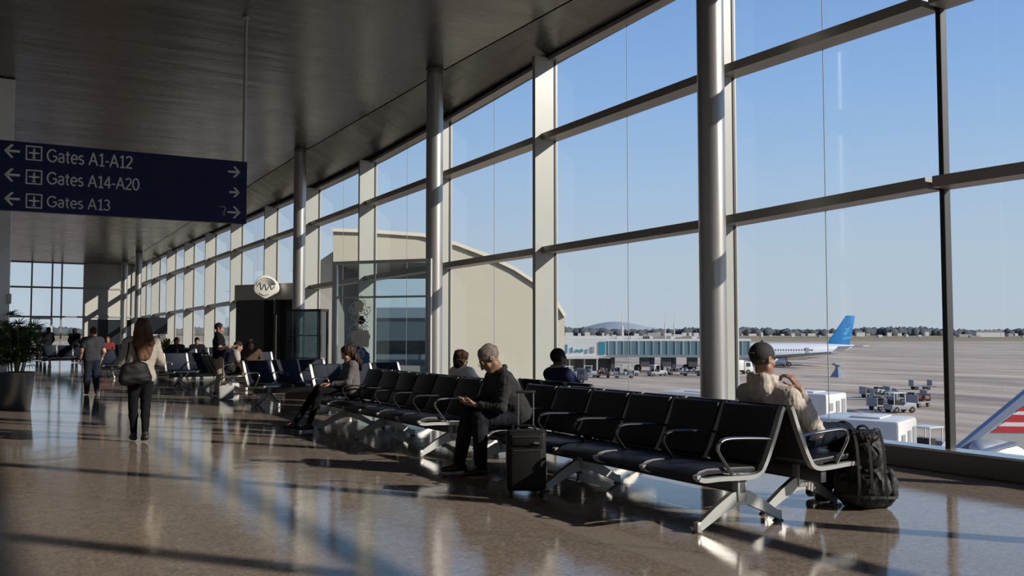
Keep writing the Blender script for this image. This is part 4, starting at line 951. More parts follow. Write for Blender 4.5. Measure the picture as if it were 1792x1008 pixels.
# 7. far man walking away
J7 = dict(pel=(0, .0, .92), hipL=(-.09, .0, .90), hipR=(.09, .0, .90), knL=(-.10, .04, .49), knR=(.10, .03, .49), anL=(-.10, .05, .10), anR=(.12, -.02, .10), ftR=(.2, 1, -.03),
          neck=(0, -.02, 1.44), head=(.01, .0, 1.575), shL=(-.20, -.01, 1.37), shR=(.20, -.01, 1.37), elL=(-.27, -.04, 1.10), elR=(.27, -.04, 1.09), wrL=(-.25, .10, .88), wrR=(.24, .12, .88), hdL=(0, .5, -.8), hdR=(0, .5, -.8), pnL=(1, 0, 0), pnR=(-1, 0, 0))
q = G(160, 691)
make_person('man in a dark slate shirt and dark jeans walking away left of the woman', (q.x, q.y, 0), math.radians(8), {k: (tuple(c*.94 for c in v) if isinstance(v, tuple) and k[:2] not in ('hd', 'pn', 'th', 'ft') else v) for k, v in J7.items()}, SK_L, SLATE, JEAN, SHOEB, H_BRN, 'short', 'short', .014, .98, 1.0, .06)
# 8. standing man in black shirt and khaki trousers with a phone
J8 = dict(J7); J8.update(elL=(-.30, -.02, 1.11), elR=(.24, .02, 1.10), wrL=(-.10, .20, 1.10), wrR=(.10, .26, 1.13), hdL=(.5, .8, .1), hdR=(-.3, .9, .1), pnL=(0, 0, 1), pnR=(0, 0, 1), thL=(-.5, .4, .5), thR=(.5, .4, .5), anL=(-.12, .12, .10), anR=(.10, -.04, .10), pitch=-12, yaw=-10)
q = G(382, 692); r8 = math.radians(-104)
make_person('man standing in a black short-sleeved shirt and khaki trousers looking at a phone', (q.x, q.y, 0), r8, J8, SK_M, BLK2, KHAKI, SHOEB, H_DK, 'short', 'short', .012, 1.04, 1.0, .12, fat=1.06)
phone(at((q.x, q.y, 0), r8, (.03, .36, 1.17)), r8, .5, 'small phone in the hands of the standing man in black')
# 9. seated person in pale grey shirt beside him
q9 = C(405, 650, 22.3); bq = dup(b2, (q9.x-.42, q9.y+1.38, 0), -PI/2, 'short dark bench under the person in the pale grey shirt')
J9 = dict(Jn); J9.update(neck=(0, .05, 1.0), head=(.02, .12, 1.12), shL=(-.19, .05, .94), shR=(.19, .05, .94), elR=(.26, .10, .70), wrR=(.24, .20, .52), hdR=(0, .2, -1), pnR=(-1, 0, 0), pitch=-20)
make_person('seated person in a pale grey shirt right of the standing man, back turned', (q9.x+.06, q9.y+.1, 0), -PI/2-.1, J9, SK_M, GREYT, BLACKCL, SHOE, H_DK, 'short', 'short', .013, 1.05, 1.05, .12)
q = G(394, 699); bg = thing('tote_bag', 'pale tote bag on the floor beside the standing man', 'bag', (q.x, q.y, 0), .2)
bm = BM(); box(bm, (0, 0, .16), (.36, .16, .31), .05, seg=3); obj('bag_body', bm, M('pale_canvas', (.28, .28, .27), .8, bump=.3), bg, 'auto')
bm = BM(); tube(bm, spline([(-.12, -.05, .30), (-.1, -.05, .45), (0, -.05, .5), (.1, -.05, .45), (.12, -.05, .30)], 5), .014, 8); tube(bm, spline([(-.12, .05, .30), (-.1, .05, .43), (0, .05, .48), (.1, .05, .43), (.12, .05, .30)], 5), .014, 8); obj('handle', bm, M('dark_webbing', (.03, .03, .03), .7), bg, True)
# backpack
q = G(1530, 890)
bp_ = thing('backpack', 'big black backpack standing on the floor at the feet of the man in the cap', 'backpack', (q.x-.01, q.y+.08, 0), math.radians(-40))
BPM = M('black_nylon', (.016, .0155, .015), .62, 0, .4, var=.3, scale=8, bump=.5, bscale=26); s_ = 1.13
f = Fld((-.36, -.36, -.02), (.36, .34, .78), .0075)
f.cap((0, 0, .16), (0, .01, .46), .185, .165, .05); f.cap((-.08, 0, .14), (.08, 0, .14), .15, .15, .06); f.cap((-.07, .02, .5), (.06, .02, .53), .10, .085, .06); f.cap((-.03, .02, .56), (.03, .02, .57), .07, .06, .05)
f.plane((0, 0, .0), (0, 0, -1)); f.noise(.016, 17, 5); f.noise(.008, 45, 7); f.plane((0, 0, .002), (0, 0, -1)); f.mesh('body', BPM, bp_)
def pocket(name, c, r, seed, cut=None):
    f = Fld([c[i]-r[i]-.05 for i in range(3)], [c[i]+r[i]+.05 for i in range(3)], .007); f.ell(c, r, None, .01); f.noise(.009, 40, seed); return f.mesh(name, BPM, bp_)
pocket('front_pocket', (.02, -.165, .20), (.15, .075, .15), 11); pocket('top_pocket', (.0, -.125, .44), (.13, .075, .10), 12); pocket('top_flap', (.0, -.01, .60), (.125, .12, .06), 15)
pocket('side_pocket', (.19, -.02, .19), (.07, .12, .15), 13); pocket('side_pocket', (-.19, -.02, .20), (.07, .12, .15), 14)
WEB = M('black_webbing', (.02, .02, .02), .6)
bm = BM()
for x in (-.10, .0, .11): sweep(bm, spline([(x, -.05, .655), (x, -.16, .56), (x, -.215, .43), (x, -.24, .30), (x, -.245, .20), (x*1.1, -.21, .06)], 5), rect(.024, .005), up=(0, -1, .2))
for z in (.115,): sweep(bm, spline([(-.26, .02, z), (-.22, -.15, z), (-.1, -.235, z+.01), (.1, -.235, z+.01), (.22, -.15, z), (.26, .02, z)], 5), rect(.005, .024), up=(0, 0, 1))
obj('webbing', bm, WEB, bp_)
bm = BM()
for x in (-.11, .11): sweep(bm, spline([(x, .13, .56), (x*1.3, .22, .48), (x*1.5, .25, .30), (x*1.4, .19, .10)], 6), rect(.06, .014), up=(0, 1, 0))
tube(bm, spline([(-.05, .06, .63), (-.03, .04, .68), (.03, .04, .68), (.05, .06, .63)], 5), .011, 8)
for x, y in ((-.07, -.04), (.06, -.08), (.1, .02)): tube(bm, spline([(x, y, .63), (x-.02, y-.03, .67), (x+.02, y-.06, .66), (x+.01, y-.07, .60)], 5), .004, 5)
obj('strap', bm, WEB, bp_)
for x, z in ((-.10, .37), (.11, .34), (0, .12)):
    bm = BM(); box(bm, (x, -.245, z), (.034, .012, .026), .004); obj('buckle', bm, M('buckle_grey', (.10, .10, .10), .35, .5), bp_)
# distant people near the end of the hall
Js = {k: v for k, v in J7.items()}
def far_stand(u, d, rz, label, top, pants, hm, hair='short', sc=1.0):
    q = C(u, 625, d); J = {k: (tuple(c*sc for c in v) if isinstance(v, tuple) and k[:2] not in ('hd', 'pn', 'th', 'ft') else v) for k, v in Js.items()}
    make_person(label, (q.x, q.y, 0), rz, J, SK_M, top, pants, SHOE, hm, hair, 'long', .026, 1.0, 1.05, .1, group='people far down the hall')
def far_sit(u, d, rz, label, top, hm, hair='short'):
    q = C(u, 625, d); make_person(label, (q.x, q.y, 0), rz, Jn, SK_M, top, JEAN, SHOE, hm, hair, 'long', .026, 1.0, 1.05, .1, group='people far down the hall')
PURP = CL('plum_cloth', (.05, .035, .06)); REDC = CL('red_cloth', (.16, .03, .025)); BRWN = CL('brown_cloth', (.07, .045, .03))
far_stand(69, 46, 2.6, 'distant person in plum clothes left of the far doors, leftmost of a pair', PURP, JEAN, H_DK)
far_stand(83, 44, .4, 'distant person in dark clothes left of the far doors, rightmost of a pair', BLACKCL, JEAN, H_DK, 'bob')
far_stand(130, 43, -.5, 'distant person in black right of the far doors', BLK2, JEAN, H_DK, 'bob', .97)
far_sit(188, 37.5, 2.9, 'distant person in a red top between the far man and the walking woman', REDC, H_BRN, 'short')
far_sit(309, 31.95, 2.9, 'distant seated person in brown right of the walking woman', BRWN, H_RED, 'bob')
far_sit(345, 31.95, 3.0, 'distant seated person in black left of the standing man', BLACKCL, H_DK, 'short')
far_sit(440, 23.75, 3.0, 'dim seated person in brown in front of the dark kiosk', BRWN, H_RED, 'bob')
# ================================================================ OUTSIDE
ZG = -6.5
def g_at(u, v): return G(u, v, ZG)
# ground
def apron_mat():
    m = M('apron_concrete', (.285, .24, .20), .75, 0, .35, var=.0)
    nt = m.node_tree; N = nt.nodes; L = nt.links; b = N['Principled BSDF']; tc = N.new('ShaderNodeTexCoord')
    mp = N.new('ShaderNodeMapping'); mp.inputs['Rotation'].default_value = (0, 0, math.radians(-58)); mp.inputs['Scale'].default_value = (.16, .03, 1); L.new(tc.outputs['Object'], mp.inputs[0])
    n = N.new('ShaderNodeTexNoise'); n.inputs['Scale'].default_value = 1.0; n.inputs['Detail'].default_value = 9; n.inputs['Roughness'].default_value = .62; L.new(mp.outputs[0], n.inputs['Vector'])
    cr = N.new('ShaderNodeValToRGB'); e = cr.color_ramp.elements; e[0].position = .34; e[0].color = (.215, .172, .130, 1); e[1].position = .70; e[1].color = (.60, .49, .365, 1); k = e.new(.5); k.color = (.395, .322, .245, 1)
    L.new(n.outputs['Fac'], cr.inputs[0]); L.new(cr.outputs[0], b.inputs['Base Color'])
    return m
bm = BM(); a = V((XW+.6, -200, ZG)); box2(bm, (XW+.6, -400, ZG-.5), (3000, 6000, ZG)); struct(obj('apron', bm, apron_mat()))
bm = BM(); box2(bm, (-1500, Y1+6, ZG-.5), (XW+.6, 6000, ZG)); struct(obj('apron', bm, apron_mat()))
GRASS = M('dry_grass', (.27, .225, .135), .95, 0, .1, var=.35, scale=.02, stretch=(1, .25, 1))
def strip(u0, u1, d0, d1, z, mat, name, th=.3):
    P = [C(u, 580, d) for u, d in ((u0, d0), (u1, d0), (u1, d1), (u0, d1))]
    bm = BM(); A = [bm.verts.new((p.x, p.y, z)) for p in P]; B = [bm.verts.new((p.x, p.y, z-th)) for p in P]
    bm.faces.new(A); bm.faces.new(B[::-1])
    for i in range(4): bm.faces.new((A[i], B[i], B[(i+1) % 4], A[(i+1) % 4]))
    o = obj(name, bm, mat); struct(o); return o
strip(-900, 2600, 720, 1060, ZG+.15, GRASS, 'grass_field'); strip(-900, 2600, 1130, 1900, ZG+.15, GRASS, 'grass_field')
strip(-900, 2600, 1060, 1130, ZG+.12, M('runway_asphalt', (.10, .095, .09), .8), 'runway')
# tree belt (nobody could count it) and hills
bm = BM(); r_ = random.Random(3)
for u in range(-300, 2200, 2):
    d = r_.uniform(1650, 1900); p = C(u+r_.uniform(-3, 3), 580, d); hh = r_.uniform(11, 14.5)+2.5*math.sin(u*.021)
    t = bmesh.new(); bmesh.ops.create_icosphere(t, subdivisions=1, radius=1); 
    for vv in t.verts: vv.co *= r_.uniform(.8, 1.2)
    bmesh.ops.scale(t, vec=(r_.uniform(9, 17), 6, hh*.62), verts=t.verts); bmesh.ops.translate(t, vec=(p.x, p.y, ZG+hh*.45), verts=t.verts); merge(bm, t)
tr = obj('tree_belt', bm, M('hazed_trees', (.060, .075, .082), .95, var=.3, scale=.02), smooth=True); tag(tr, 'long dark belt of trees along the far edge of the airfield', 'trees'); tr['kind'] = 'stuff'  # blue-grey aerial haze is mixed into the tree colour
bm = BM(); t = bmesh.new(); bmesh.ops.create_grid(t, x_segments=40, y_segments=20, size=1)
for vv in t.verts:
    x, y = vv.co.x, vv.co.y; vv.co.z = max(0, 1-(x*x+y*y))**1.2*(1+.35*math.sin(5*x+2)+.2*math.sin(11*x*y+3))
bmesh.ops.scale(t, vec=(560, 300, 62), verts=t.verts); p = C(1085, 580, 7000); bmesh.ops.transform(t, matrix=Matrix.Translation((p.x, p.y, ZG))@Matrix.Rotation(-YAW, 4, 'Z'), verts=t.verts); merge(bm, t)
struct(obj('hills', bm, M('hill_haze_blue', (.27, .31, .34), 1.0), smooth=True))  # hill colour shifted towards the sky to paint in distance haze
# distant buildings and mast
BW = M('distant_white_wall', (.55, .53, .49), .8); BG = M('distant_grey_wall', (.33, .32, .31), .8)
r_ = random.Random(9)
i_ = 0
for u in list(range(1000, 1226, 13))+list(range(1300, 1640, 17))+list(range(1660, 1800, 15)):
    i_ += 1; d = (1230, 1420, 1560)[i_ % 3]+r_.uniform(-50, 50); u2 = u+r_.uniform(-4, 4); p = C(u2, 580, d); w_, h_ = r_.choice((3, 4, 5, 7, 13)), r_.uniform(1.8, 6.5)
    bm = BM(); box(bm, (0, 0, h_/2), (w_, r_.uniform(5, 10), h_), 0, -YAW); box(bm, (0, 0, h_+.25), (w_*1.04, 6, .5), 0, -YAW)
    o = obj('distant_building', bm, BW if r_.random() < .6 else BG); o.location = (p.x, p.y, ZG); tag(o, 'tiny low pale building in front of the distant tree belt', 'building', 'low buildings along the horizon')
p = C(1730, 580, 1250); hg = thing('hangar', 'wide pale distant hangar on the horizon at the right', 'hangar', (p.x, p.y, ZG), -YAW)
bm = BM(); box2(bm, (-17, 0, 0), (17, 14, 8)); obj('hall', bm, BW, hg); bm = BM(); box2(bm, (-18, -1, 8), (18, 15, 9.2)); obj('roof', bm, BG, hg); bm = BM(); box2(bm, (-40, 2, 0), (-17, 12, 4)); obj('annex', bm, BG, hg)
for (u, d, h_, lb) in ((1164, 900, 31, 'thin white mast on the airfield, right of the others'), (1089, 520, 20, 'white pole standing behind the white terminal finger'), (1180, 1100, 33, 'thin grey mast between two white ones far away')):
    p = C(u, 580, d); o = thing('mast', lb, 'mast', (p.x, p.y, ZG)); bm = BM(); lathe(bm, [(.75, 0), (.6, h_*.55), (.2, h_*.56), (.12, h_)], n=10); obj('pole', bm, BW, o); bm = BM(); box2(bm, (-1.2, -1.2, 0), (1.2, 1.2, .8)); obj('footing', bm, BG, o)
# ---- adjoining terminal block seen through the glass, left
TB = M('beige_render', (.35, .33, .27), .8, 0, .2, var=.07, scale=.5)
d0 = 46.0
def on_d(u, v, d=d0): return C(u, v, (d+1.9)/(1-.55*ray(u, v)[0]))   # the block stands at an angle to the terminal
tl = thing('terminal_block', 'beige adjoining terminal block with a curved roofline outside the glass', 'building', (0, 0, 0))
def solid(name, px, th, mat, d=d0, parent=tl):
    bm = BM(); P = [on_d(u, v, d) for u, v in px]; o = Vector((sY, cY, 0))*th
    A = [bm.verts.new(p) for p in P]; B = [bm.verts.new(p+o) for p in P]
    bm.faces.new(A); bm.faces.new(B[::-1]); n = len(P)
    for i in range(n): bm.faces.new((A[i], B[i], B[(i+1) % n], A[(i+1) % n]))
    return obj(name, bm, mat, parent)
gb = 580+8.0*F/d0+6
solid('upper_storey', [(583, 402), (640, 404), (740, 411), (770, 418), (770, 459), (583, 459)], 14, TB)
solid('main_wall', [(770, 418), (800, 427), (850, 446), (900, 470), (940, 496), (970, 524), (986, 548), (988, 560), (988, gb), (770, gb)], 14, TB, d0)
solid('roof_edge', [(581, 399), (640, 401), (742, 408), (800, 424), (852, 443), (903, 468), (944, 495), (974, 523), (991, 550), (988, 556), (970, 527), (940, 499), (900, 473), (850, 449), (800, 430), (740, 414), (640, 407), (581, 405)], 14.6, M('roof_edge', (.46, .43, .36), .7), d0-.3)
solid('service_wing', [(540, 470), (583, 440), (583, gb), (540, gb)], 12, M('wing_grey', (.22, .21, .19), .8), d0+2)
solid('window_band', [(590, 596), (770, 596), (770, 620), (590, 620)], .4, M('shade_glass', (.03, .045, .05), .15), d0+7)
solid('podium', [(583, 640), (772, 640), (772, gb), (583, gb)], 10, M('podium_grey', (.13, .13, .12), .8), d0+1)
# dark-blue hangar under the overhang, and a parked white van
p = C(672, 580, 120); h2 = thing('blue_hangar', 'dark blue-grey hangar seen through the glass screen', 'hangar', (p.x, p.y, ZG), -YAW)
bm = BM(); box2(bm, (-13, 0, 0), (12, 12, 9.8)); obj('hall', bm, M('hangar_blue', (.05, .075, .085), .6), h2); bm = BM(); box2(bm, (-13.4, -.4, 9.8), (12.4, 12.4, 11.2)); obj('roof', bm, M('hangar_roof', (.16, .21, .23), .6), h2); bm = BM()
for x in (-9, -2, 5): box2(bm, (x, -.15, 0), (x+5, 0, 6.5))
obj('door', bm, M('hangar_door', (.10, .13, .14), .5), h2)
WV = M('vehicle_white', (.60, .60, .57), .35, 0, .5, var=.05, coat=.3); TY = M('tyre', (.012, .012, .012), .8); WG = M('vehicle_glass', (.02, .03, .035), .08); VG = M('vehicle_grey', (.24, .25, .26), .5); BLU = M('panel_blue_grey', (.16, .21, .26), .5)
def wheel(name, c, r, w_, parent, axis='Y'):
    bm = BM(); lathe(bm, [(r*.55, -w_/2), (r*.95, -w_/2), (r, -w_*.35), (r, w_*.35), (r*.95, w_/2), (r*.55, w_/2)], c, 20, axis); o = obj(name, bm, TY, parent, 'auto')
    bm = BM(); lathe(bm, [(r*.2, -w_*.52), (r*.54, -w_*.42), (r*.54, w_*.42), (r*.2, w_*.52)], c, 16, axis); obj('hub', bm, VG, o, 'auto'); return o
def truck(label, u, v, d, rz, L_, W_, H_, cabl=2.0, cat='truck', mats=(WV, WV), name='service_truck', zb=None):
    p = C(u, v, d); t = thing(name, label, cat, (p.x, p.y, ZG), rz)
    bm = BM(); box2(bm, (-L_/2, -W_/2, .75), (L_/2-cabl-.15, W_/2, H_), .10); box2(bm, (-L_/2+.1, -W_/2+.12, H_), (L_/2-cabl-.3, W_/2-.12, H_+.06), .02); obj('cargo_box', bm, mats[0], t, 'auto')
    bm = BM(); prism(bm, [(L_/2-cabl, .5), (L_/2, .5), (L_/2, 1.35), (L_/2-.35, 2.3), (L_/2-cabl, 2.35)], lambda a, b, y: (a, y, b), -W_/2+.05, W_/2-.05, .06); o = obj('cab', bm, mats[1], t, 'auto')
    bm = BM(); prism(bm, [(L_/2-.012, 1.42), (L_/2+.0, 1.40), (L_/2-.33, 2.22), (L_/2-.36, 2.2)], lambda a, b, y: (a, y, b), -W_/2+.2, W_/2-.2); box2(bm, (L_/2-cabl+.3, -W_/2+.03, 1.4), (L_/2-.55, W_/2-.03, 2.15)); obj('cab_window', bm, WG, o)
    bm = BM(); box2(bm, (-L_/2+.1, -W_/2+.3, .5), (L_/2-.1, W_/2-.3, .75)); obj('chassis', bm, TY, t)
    for x in (-L_/2+1.1, L_/2-1.0):
        for y in (-W_/2+.15, W_/2-.15): wheel('wheel', (x, y, .45), .45, .28, t)
    return t
def rel(deg): return -YAW+math.radians(deg)      # 0 = broadside to the photograph's view
# near white service trucks under the windows
def van_body(label, u0, u1, ub, vt, d, depth, name):
    """high-lift truck whose flat roof is seen from above; u0..ub its shaded flank, ub..u1 its sunlit end"""
    a = C(u0, vt, d*1.06); b = C(ub, vt, d); c = C(u1, vt, d*1.05)
    t = thing(name, label, 'truck', (b.x, b.y, ZG), 0)
    e1 = (a-b); e1.z = 0; e2 = (c-b); e2.z = 0; H = b.z-ZG
    # square the plan up
    e1n = e1.normalized(); e2p = (e2-e1n*e2.dot(e1n)); W2 = e2p.length; e2n = e2p.normalized(); L1 = e1.length
    Mx = Matrix((e1n, e2n, V((0, 0, 1)))).transposed()
    def B(lo, hi, bev=.05):
        bm = BM(); lo, hi = V(lo), V(hi); t_ = bmesh.new(); bmesh.ops.create_cube(t_, size=1); bmesh.ops.scale(t_, vec=hi-lo, verts=t_.verts); bmesh.ops.translate(t_, vec=(lo+hi)/2, verts=t_.verts)
        if bev: bmesh.ops.bevel(t_, geom=list(t_.edges), offset=bev, segments=2, profile=.5, affect='EDGES')
        bmesh.ops.transform(t_, matrix=Mx.to_4x4(), verts=t_.verts); merge(bm, t_); return bm
    obj('cargo_box', B((0, 0, 1.1), (L1, W2, H), .14), WV, t, 'auto')
    obj('side_panel', B((L1*.14, -.03, 1.6), (L1*.86, .0, H-1.0), .02), BLU, t, 'auto')
    obj('roof_hatch', B((L1*.25, W2*.2, H), (L1*.6, W2*.8, H+.07), .03), WV, t, 'auto')
    for k, (x0, x1) in enumerate(((.12, .3), (.45, .62), (.72, .9))): obj('end_panel', B((-.03, W2*x0, H-1.0-.1*k), (0, W2*x1, H-.55+.1*k), .015), VG, t)
    obj('chassis', B((.3, .25, .5), (L1-.3, W2-.25, 1.1), 0), TY, t)
    for x in (1.2, L1-1.2):
        for y in (.2, W2-.2):
            c_ = Mx@V((x, y, .5)); o = wheel('wheel', (0, 0, 0), .5, .3, t, 'Y'); o.location = c_; o.rotation_euler.z = math.atan2(e1n.y, e1n.x)
    return t
van_body('big white box truck right outside the window behind the backpack', 1420, 1641, 1573, 738, 34, 6, 'service_truck')
van_body('white box truck behind the man in the cap, past the nearer truck', 1330, 1452, 1446, 690, 52, 6, 'service_truck')
van_body('low white truck roof just outside, left of the thick near column', 1150, 1260, 1250, 690, 54, 6, 'service_truck')
# aircraft with the blue tail
PW = M('aircraft_white', (.55, .58, .62), .3, 0, .5, coat=.4); PBLUE = M('tail_blue', (.0, .17, .42), .35, coat=.3); PG = M('aircraft_grey', (.30, .31, .33), .4, .3)
dA = 208; tp = C(1494, 602, dA); pl_ = thing('airliner', 'white airliner with a bright blue tail fin parked on the apron', 'aircraft', (tp.x, tp.y, ZG), rel(6))
SCL = 38/38
# local: x to the nose is -x ; tail tip at x=0
def PX(x): return x
prof = [(.15, 0), (.45, -.8), (.9, -3), (1.35, -6), (1.75, -9.5), (1.97, -13), (1.98, -30), (1.9, -33), (1.6, -35.5), (1.0, -37.3), (.4, -38.2), (.05, -38.5)]
bm = BM(); rings = []
for r, x in prof:
    zc = 3.35+ (max(0, (1.98-r))*.75 if x > -14 else -max(0, 1.98-r)*.25)
    rings.append([bm.verts.new((x, r*math.cos(2*PI*i/28), zc+r*math.sin(2*PI*i/28))) for i in range(28)])
for A, B in zip(rings, rings[1:]):
    for i in range(28): bm.faces.new((A[i], A[(i+1) % 28], B[(i+1) % 28], B[i]))
bm.faces.new(rings[0]); bm.faces.new(rings[-1][::-1])
fus = obj('fuselage', bm, PW, pl_, True)
bm = BM()
for k in range(40): box(bm, (-11-.62*k, -1.93, 3.75), (.26, .12, .36), .05)
obj('window_row', bm, WG, fus)
bm = BM()
for x in (-12.2, -22, -34.2): box(bm, (x, -1.93, 3.4), (.85, .12, 1.8), .05)
obj('cabin_door', bm, PG, fus)
bm = BM(); prism(bm, [(-6.6, 4.9), (-1.2, 4.6), (.5, 11.7), (-1.75, 11.7)], lambda a, b, y: (a, y*(1-.55*max(0, (b-4.6)/7.1)), b), -.32, .32, .06); fin = obj('tail_fin', bm, PBLUE, pl_, 'auto')
bm = BM(); prism(bm, [(-2.0, 7.0), (-1.2, 8.2), (-.9, 9.6), (-1.5, 8.8), (-2.3, 8.6), (-1.9, 8.1), (-2.8, 7.6)], lambda a, b, y: (a, y, b), -.27, -.19); prism(bm, [(-3.2, 6.2), (-1.0, 6.3), (-.6, 6.8), (-2.2, 6.7)], lambda a, b, y: (a, y, b), -.30, -.2); obj('tail_emblem', bm, M('tail_pale_blue', (.06, .30, .52), .4), fin)
for s in (-1, 1):
    bm = BM(); prism(bm, [(-4.6, .5*s), (-1.2, .5*s), (.6, 6.3*s), (-1.0, 6.3*s)], lambda a, b, z: (a, b, z+.05*abs(b)), 4.3, 4.52, .04); obj('tailplane', bm, PW, pl_, 'auto')
    bm = BM(); prism(bm, [(-23, 1.6*s), (-15.5, 1.6*s), (-11.5, 16*s), (-13.2, 16*s)], lambda a, b, z: (a, b, z+.09*(abs(b)-1.6)), 2.0, 2.4, .06); wg = obj('wing', bm, PG, pl_, 'auto')
    bm = BM(); lathe(bm, [(.5, -19.0), (.85, -19.8), (1.02, -21.5), (.98, -23.2), (.8, -23.4)], (0, 5.6*s, 1.35), 24, 'X'); obj('engine', bm, PW, wg, 'auto')
    bm = BM(); box(bm, (-17.3, 2.3*s, 1.3), (.45, .4, 1.9), .05); lg = obj('landing_gear', bm, PG, pl_)
    for dx in (-.5, .5): wheel('wheel', (-17.3+dx, 2.3*s, .55), .55, .8, lg)
bm = BM(); box(bm, (-33.2, 0, 1.1), (.3, .3, 1.8), .05); lg = obj('landing_gear', bm, PG, pl_); wheel('wheel', (-33.2, 0, .4), .4, .5, lg)
# belly loader and tug near its tail
def tug(label, u, v, rz, L_=2.8, col=VG, name='baggage_tug', cat='tug'):
    p = g_at(u, v); t = thing(name, label, cat, (p.x, p.y, ZG), rz); W_ = 1.4
    bm = BM(); prism(bm, [(-L_/2, .35), (L_/2, .35), (L_/2, .95), (.2, 1.05), (-.1, .75), (-L_/2, .85)], lambda a, b, y: (a, y, b), -W_/2, W_/2, .05); obj('body', bm, col, t, 'auto')
    bm = BM(); box2(bm, (-.9, -.55, .8), (-.4, .55, 1.25), .05); obj('seat', bm, TY, t); bm = BM()
    for x in (-1.1, .15):
        for y in (-.6, .6): box2(bm, (x-.03, y-.03, .8), (x+.03, y+.03, 1.95))
    box2(bm, (-1.2, -.68, 1.93), (.25, .68, 2.0)); obj('canopy', bm, WV, t)
    for x in (-L_/2+.5, L_/2-.5):
        for y in (-W_/2+.1, W_/2-.1): wheel('wheel', (x, y, .32), .32, .22, t)
    return t
def cart(label, u, v, rz, L_=3.0, load=None, group='baggage dollies on the apron'):
    p = g_at(u, v); t = thing('baggage_cart', label, 'cart', (p.x, p.y, ZG), rz, group)
    bm = BM(); box2(bm, (-L_/2, -.75, .45), (L_/2, .75, .58), .03)
    for x in (-L_/2+.04, L_/2-.04): box2(bm, (x-.04, -.75, .58), (x+.04, .75, 1.35))
    obj('deck', bm, VG, t); bm = BM(); tube(bm, [(L_/2, 0, .45), (L_/2+.9, 0, .4)], .04, 6); obj('drawbar', bm, TY, t)
    for x in (-L_/2+.5, L_/2-.5):
        for y in (-.6, .6): wheel('wheel', (x, y, .26), .26, .18, t)
    if load:
        bm = BM(); rr = random.Random(int(u))
        for k in range(7): box(bm, (rr.uniform(-L_/2+.4, L_/2-.4), rr.uniform(-.4, .4), .58+rr.uniform(.15, .55)), (rr.uniform(.4, .8), rr.uniform(.4, .7), rr.uniform(.3, .45)), .05, rr.uniform(0, 3))
        obj('load', bm, load, t)
    return t
LDB = M('dark_bags', (.035, .035, .045), .7); LDR = M('rust_bags', (.20, .08, .05), .7)
cart('grey baggage cart with dark bags, leftmost of those past the trucks', 1531, 696, rel(10), 3.2, LDB); cart('baggage cart with dark load right of the leftmost cart, on open apron', 1546, 700, rel(-5), 2.6, VG)
cart('baggage cart just behind the big white truck roof', 1545, 718, rel(20), 2.8, LDB); cart('baggage cart with rust-coloured bags by the dark window mullion', 1606, 712, rel(40), 3.0, LDR); cart('baggage cart with dark load left of the dark window mullion', 1592, 704, rel(5), 3.4, LDB)
tug('grey tug among the carts behind the big white truck', 1575, 722, rel(15)); cart('low empty cart alone on the open apron', 1611, 682, rel(0), 2.6)
p = g_at(1466, 660); o = thing('cone_stand', 'grey pyramid-shaped stand on the apron under the airliner tail', 'stand', (p.x, p.y, ZG), 0)
bm = BM(); lathe(bm, [(2.3, 0), (2.2, .2), (.75, 2.6), (.7, 3.6), (1.4, 3.7), (1.4, 4.1)], n=8); bmesh.ops.scale(bm, vec=(.55, .55, .55), verts=bm.verts); obj('base', bm, BLU, o); bm = BM(); box2(bm, (-1.0, -.35, 2.25), (1.0, .35, 2.45)); obj('top', bm, VG, o)
# tail of the nearest aircraft: red and white bars on a silver fin
NS = M('bare_silver', (.40, .41, .42), .35, .5, var=.08, scale=.6); NR = M('fin_red', (.42, .02, .025), .4); NWt = M('fin_white', (.62, .61, .60), .4); NB = M('fin_slate_blue', (.16, .20, .28), .4)
dN = 40.0
nf = thing('parked_aircraft', 'silver aircraft with red and white bars on its fin at the right edge', 'aircraft', (0, 0, 0))
def fin_solid(name, px, t0, t1, mat, d=dN): 
    bm = BM(); P = [C(u, v, d) for u, v in px]; o = Vector((sY, cY, 0)); A = [bm.verts.new(q+o*t0) for q in P]; B = [bm.verts.new(q+o*t1) for q in P]; bm.faces.new(A); bm.faces.new(B[::-1]); n = len(P)
    for i in range(n): bm.faces.new((A[i], B[i], B[(i+1) % n], A[(i+1) % n]))
    return obj(name, bm, mat, nf)
def le(v): return 1792-(v-688)*(1792-1668)/(792-688)    # leading edge
fin_ = fin_solid('tail_fin', [(le(800)-4, 800), (le(680)-2, 680), (le(560), 560), (2010, 560), (1960, 800)], -.18, .18, NS)
for k, (v0, v1, m) in enumerate(((610, 632, NR), (632, 652, NWt), (652, 672, NR), (672, 694, NWt), (706, 719, NR), (719, 725, NWt), (725, 738, NR), (738, 745, NWt), (745, 756, NR))):
    off0 = 30
    b = fin_solid('fin_bar', [(le(v0)+off0-8, v0), (le(v1)+off0-8-(4 if v0 > 700 else 0), v1), (1925-k*4, v1+2), (1930-k*4, v0+2)], -.21, .21, m); b.parent = fin_
b = fin_solid('fin_edge', [(le(800)-5, 800), (le(560)-1, 560), (le(560)+16, 560), (le(700)+18, 700), (le(760)+12, 760), (le(800)+20, 800)], -.20, .20, NB); b.parent = fin_
c0 = C(1700, 783, dN-.5); c1 = C(1960, 812, dN+4)
bm = BM(); ax = (c1-c0)
rings = []; P0 = c0; dirv = ax.normalized(); sdv = dirv.cross(V((0, 0, 1))).normalized(); upv = sdv.cross(dirv)
for tt, r in ((0, .15), (.03, .45), (.12, .72), (.3, .95), (.6, 1.15), (1, 1.35), (1.8, 1.6)):
    rings.append([bm.verts.new(P0+ax*tt+sdv*r*math.cos(2*PI*i/24)+upv*(r*math.sin(2*PI*i/24)-.25*r)) for i in range(24)])
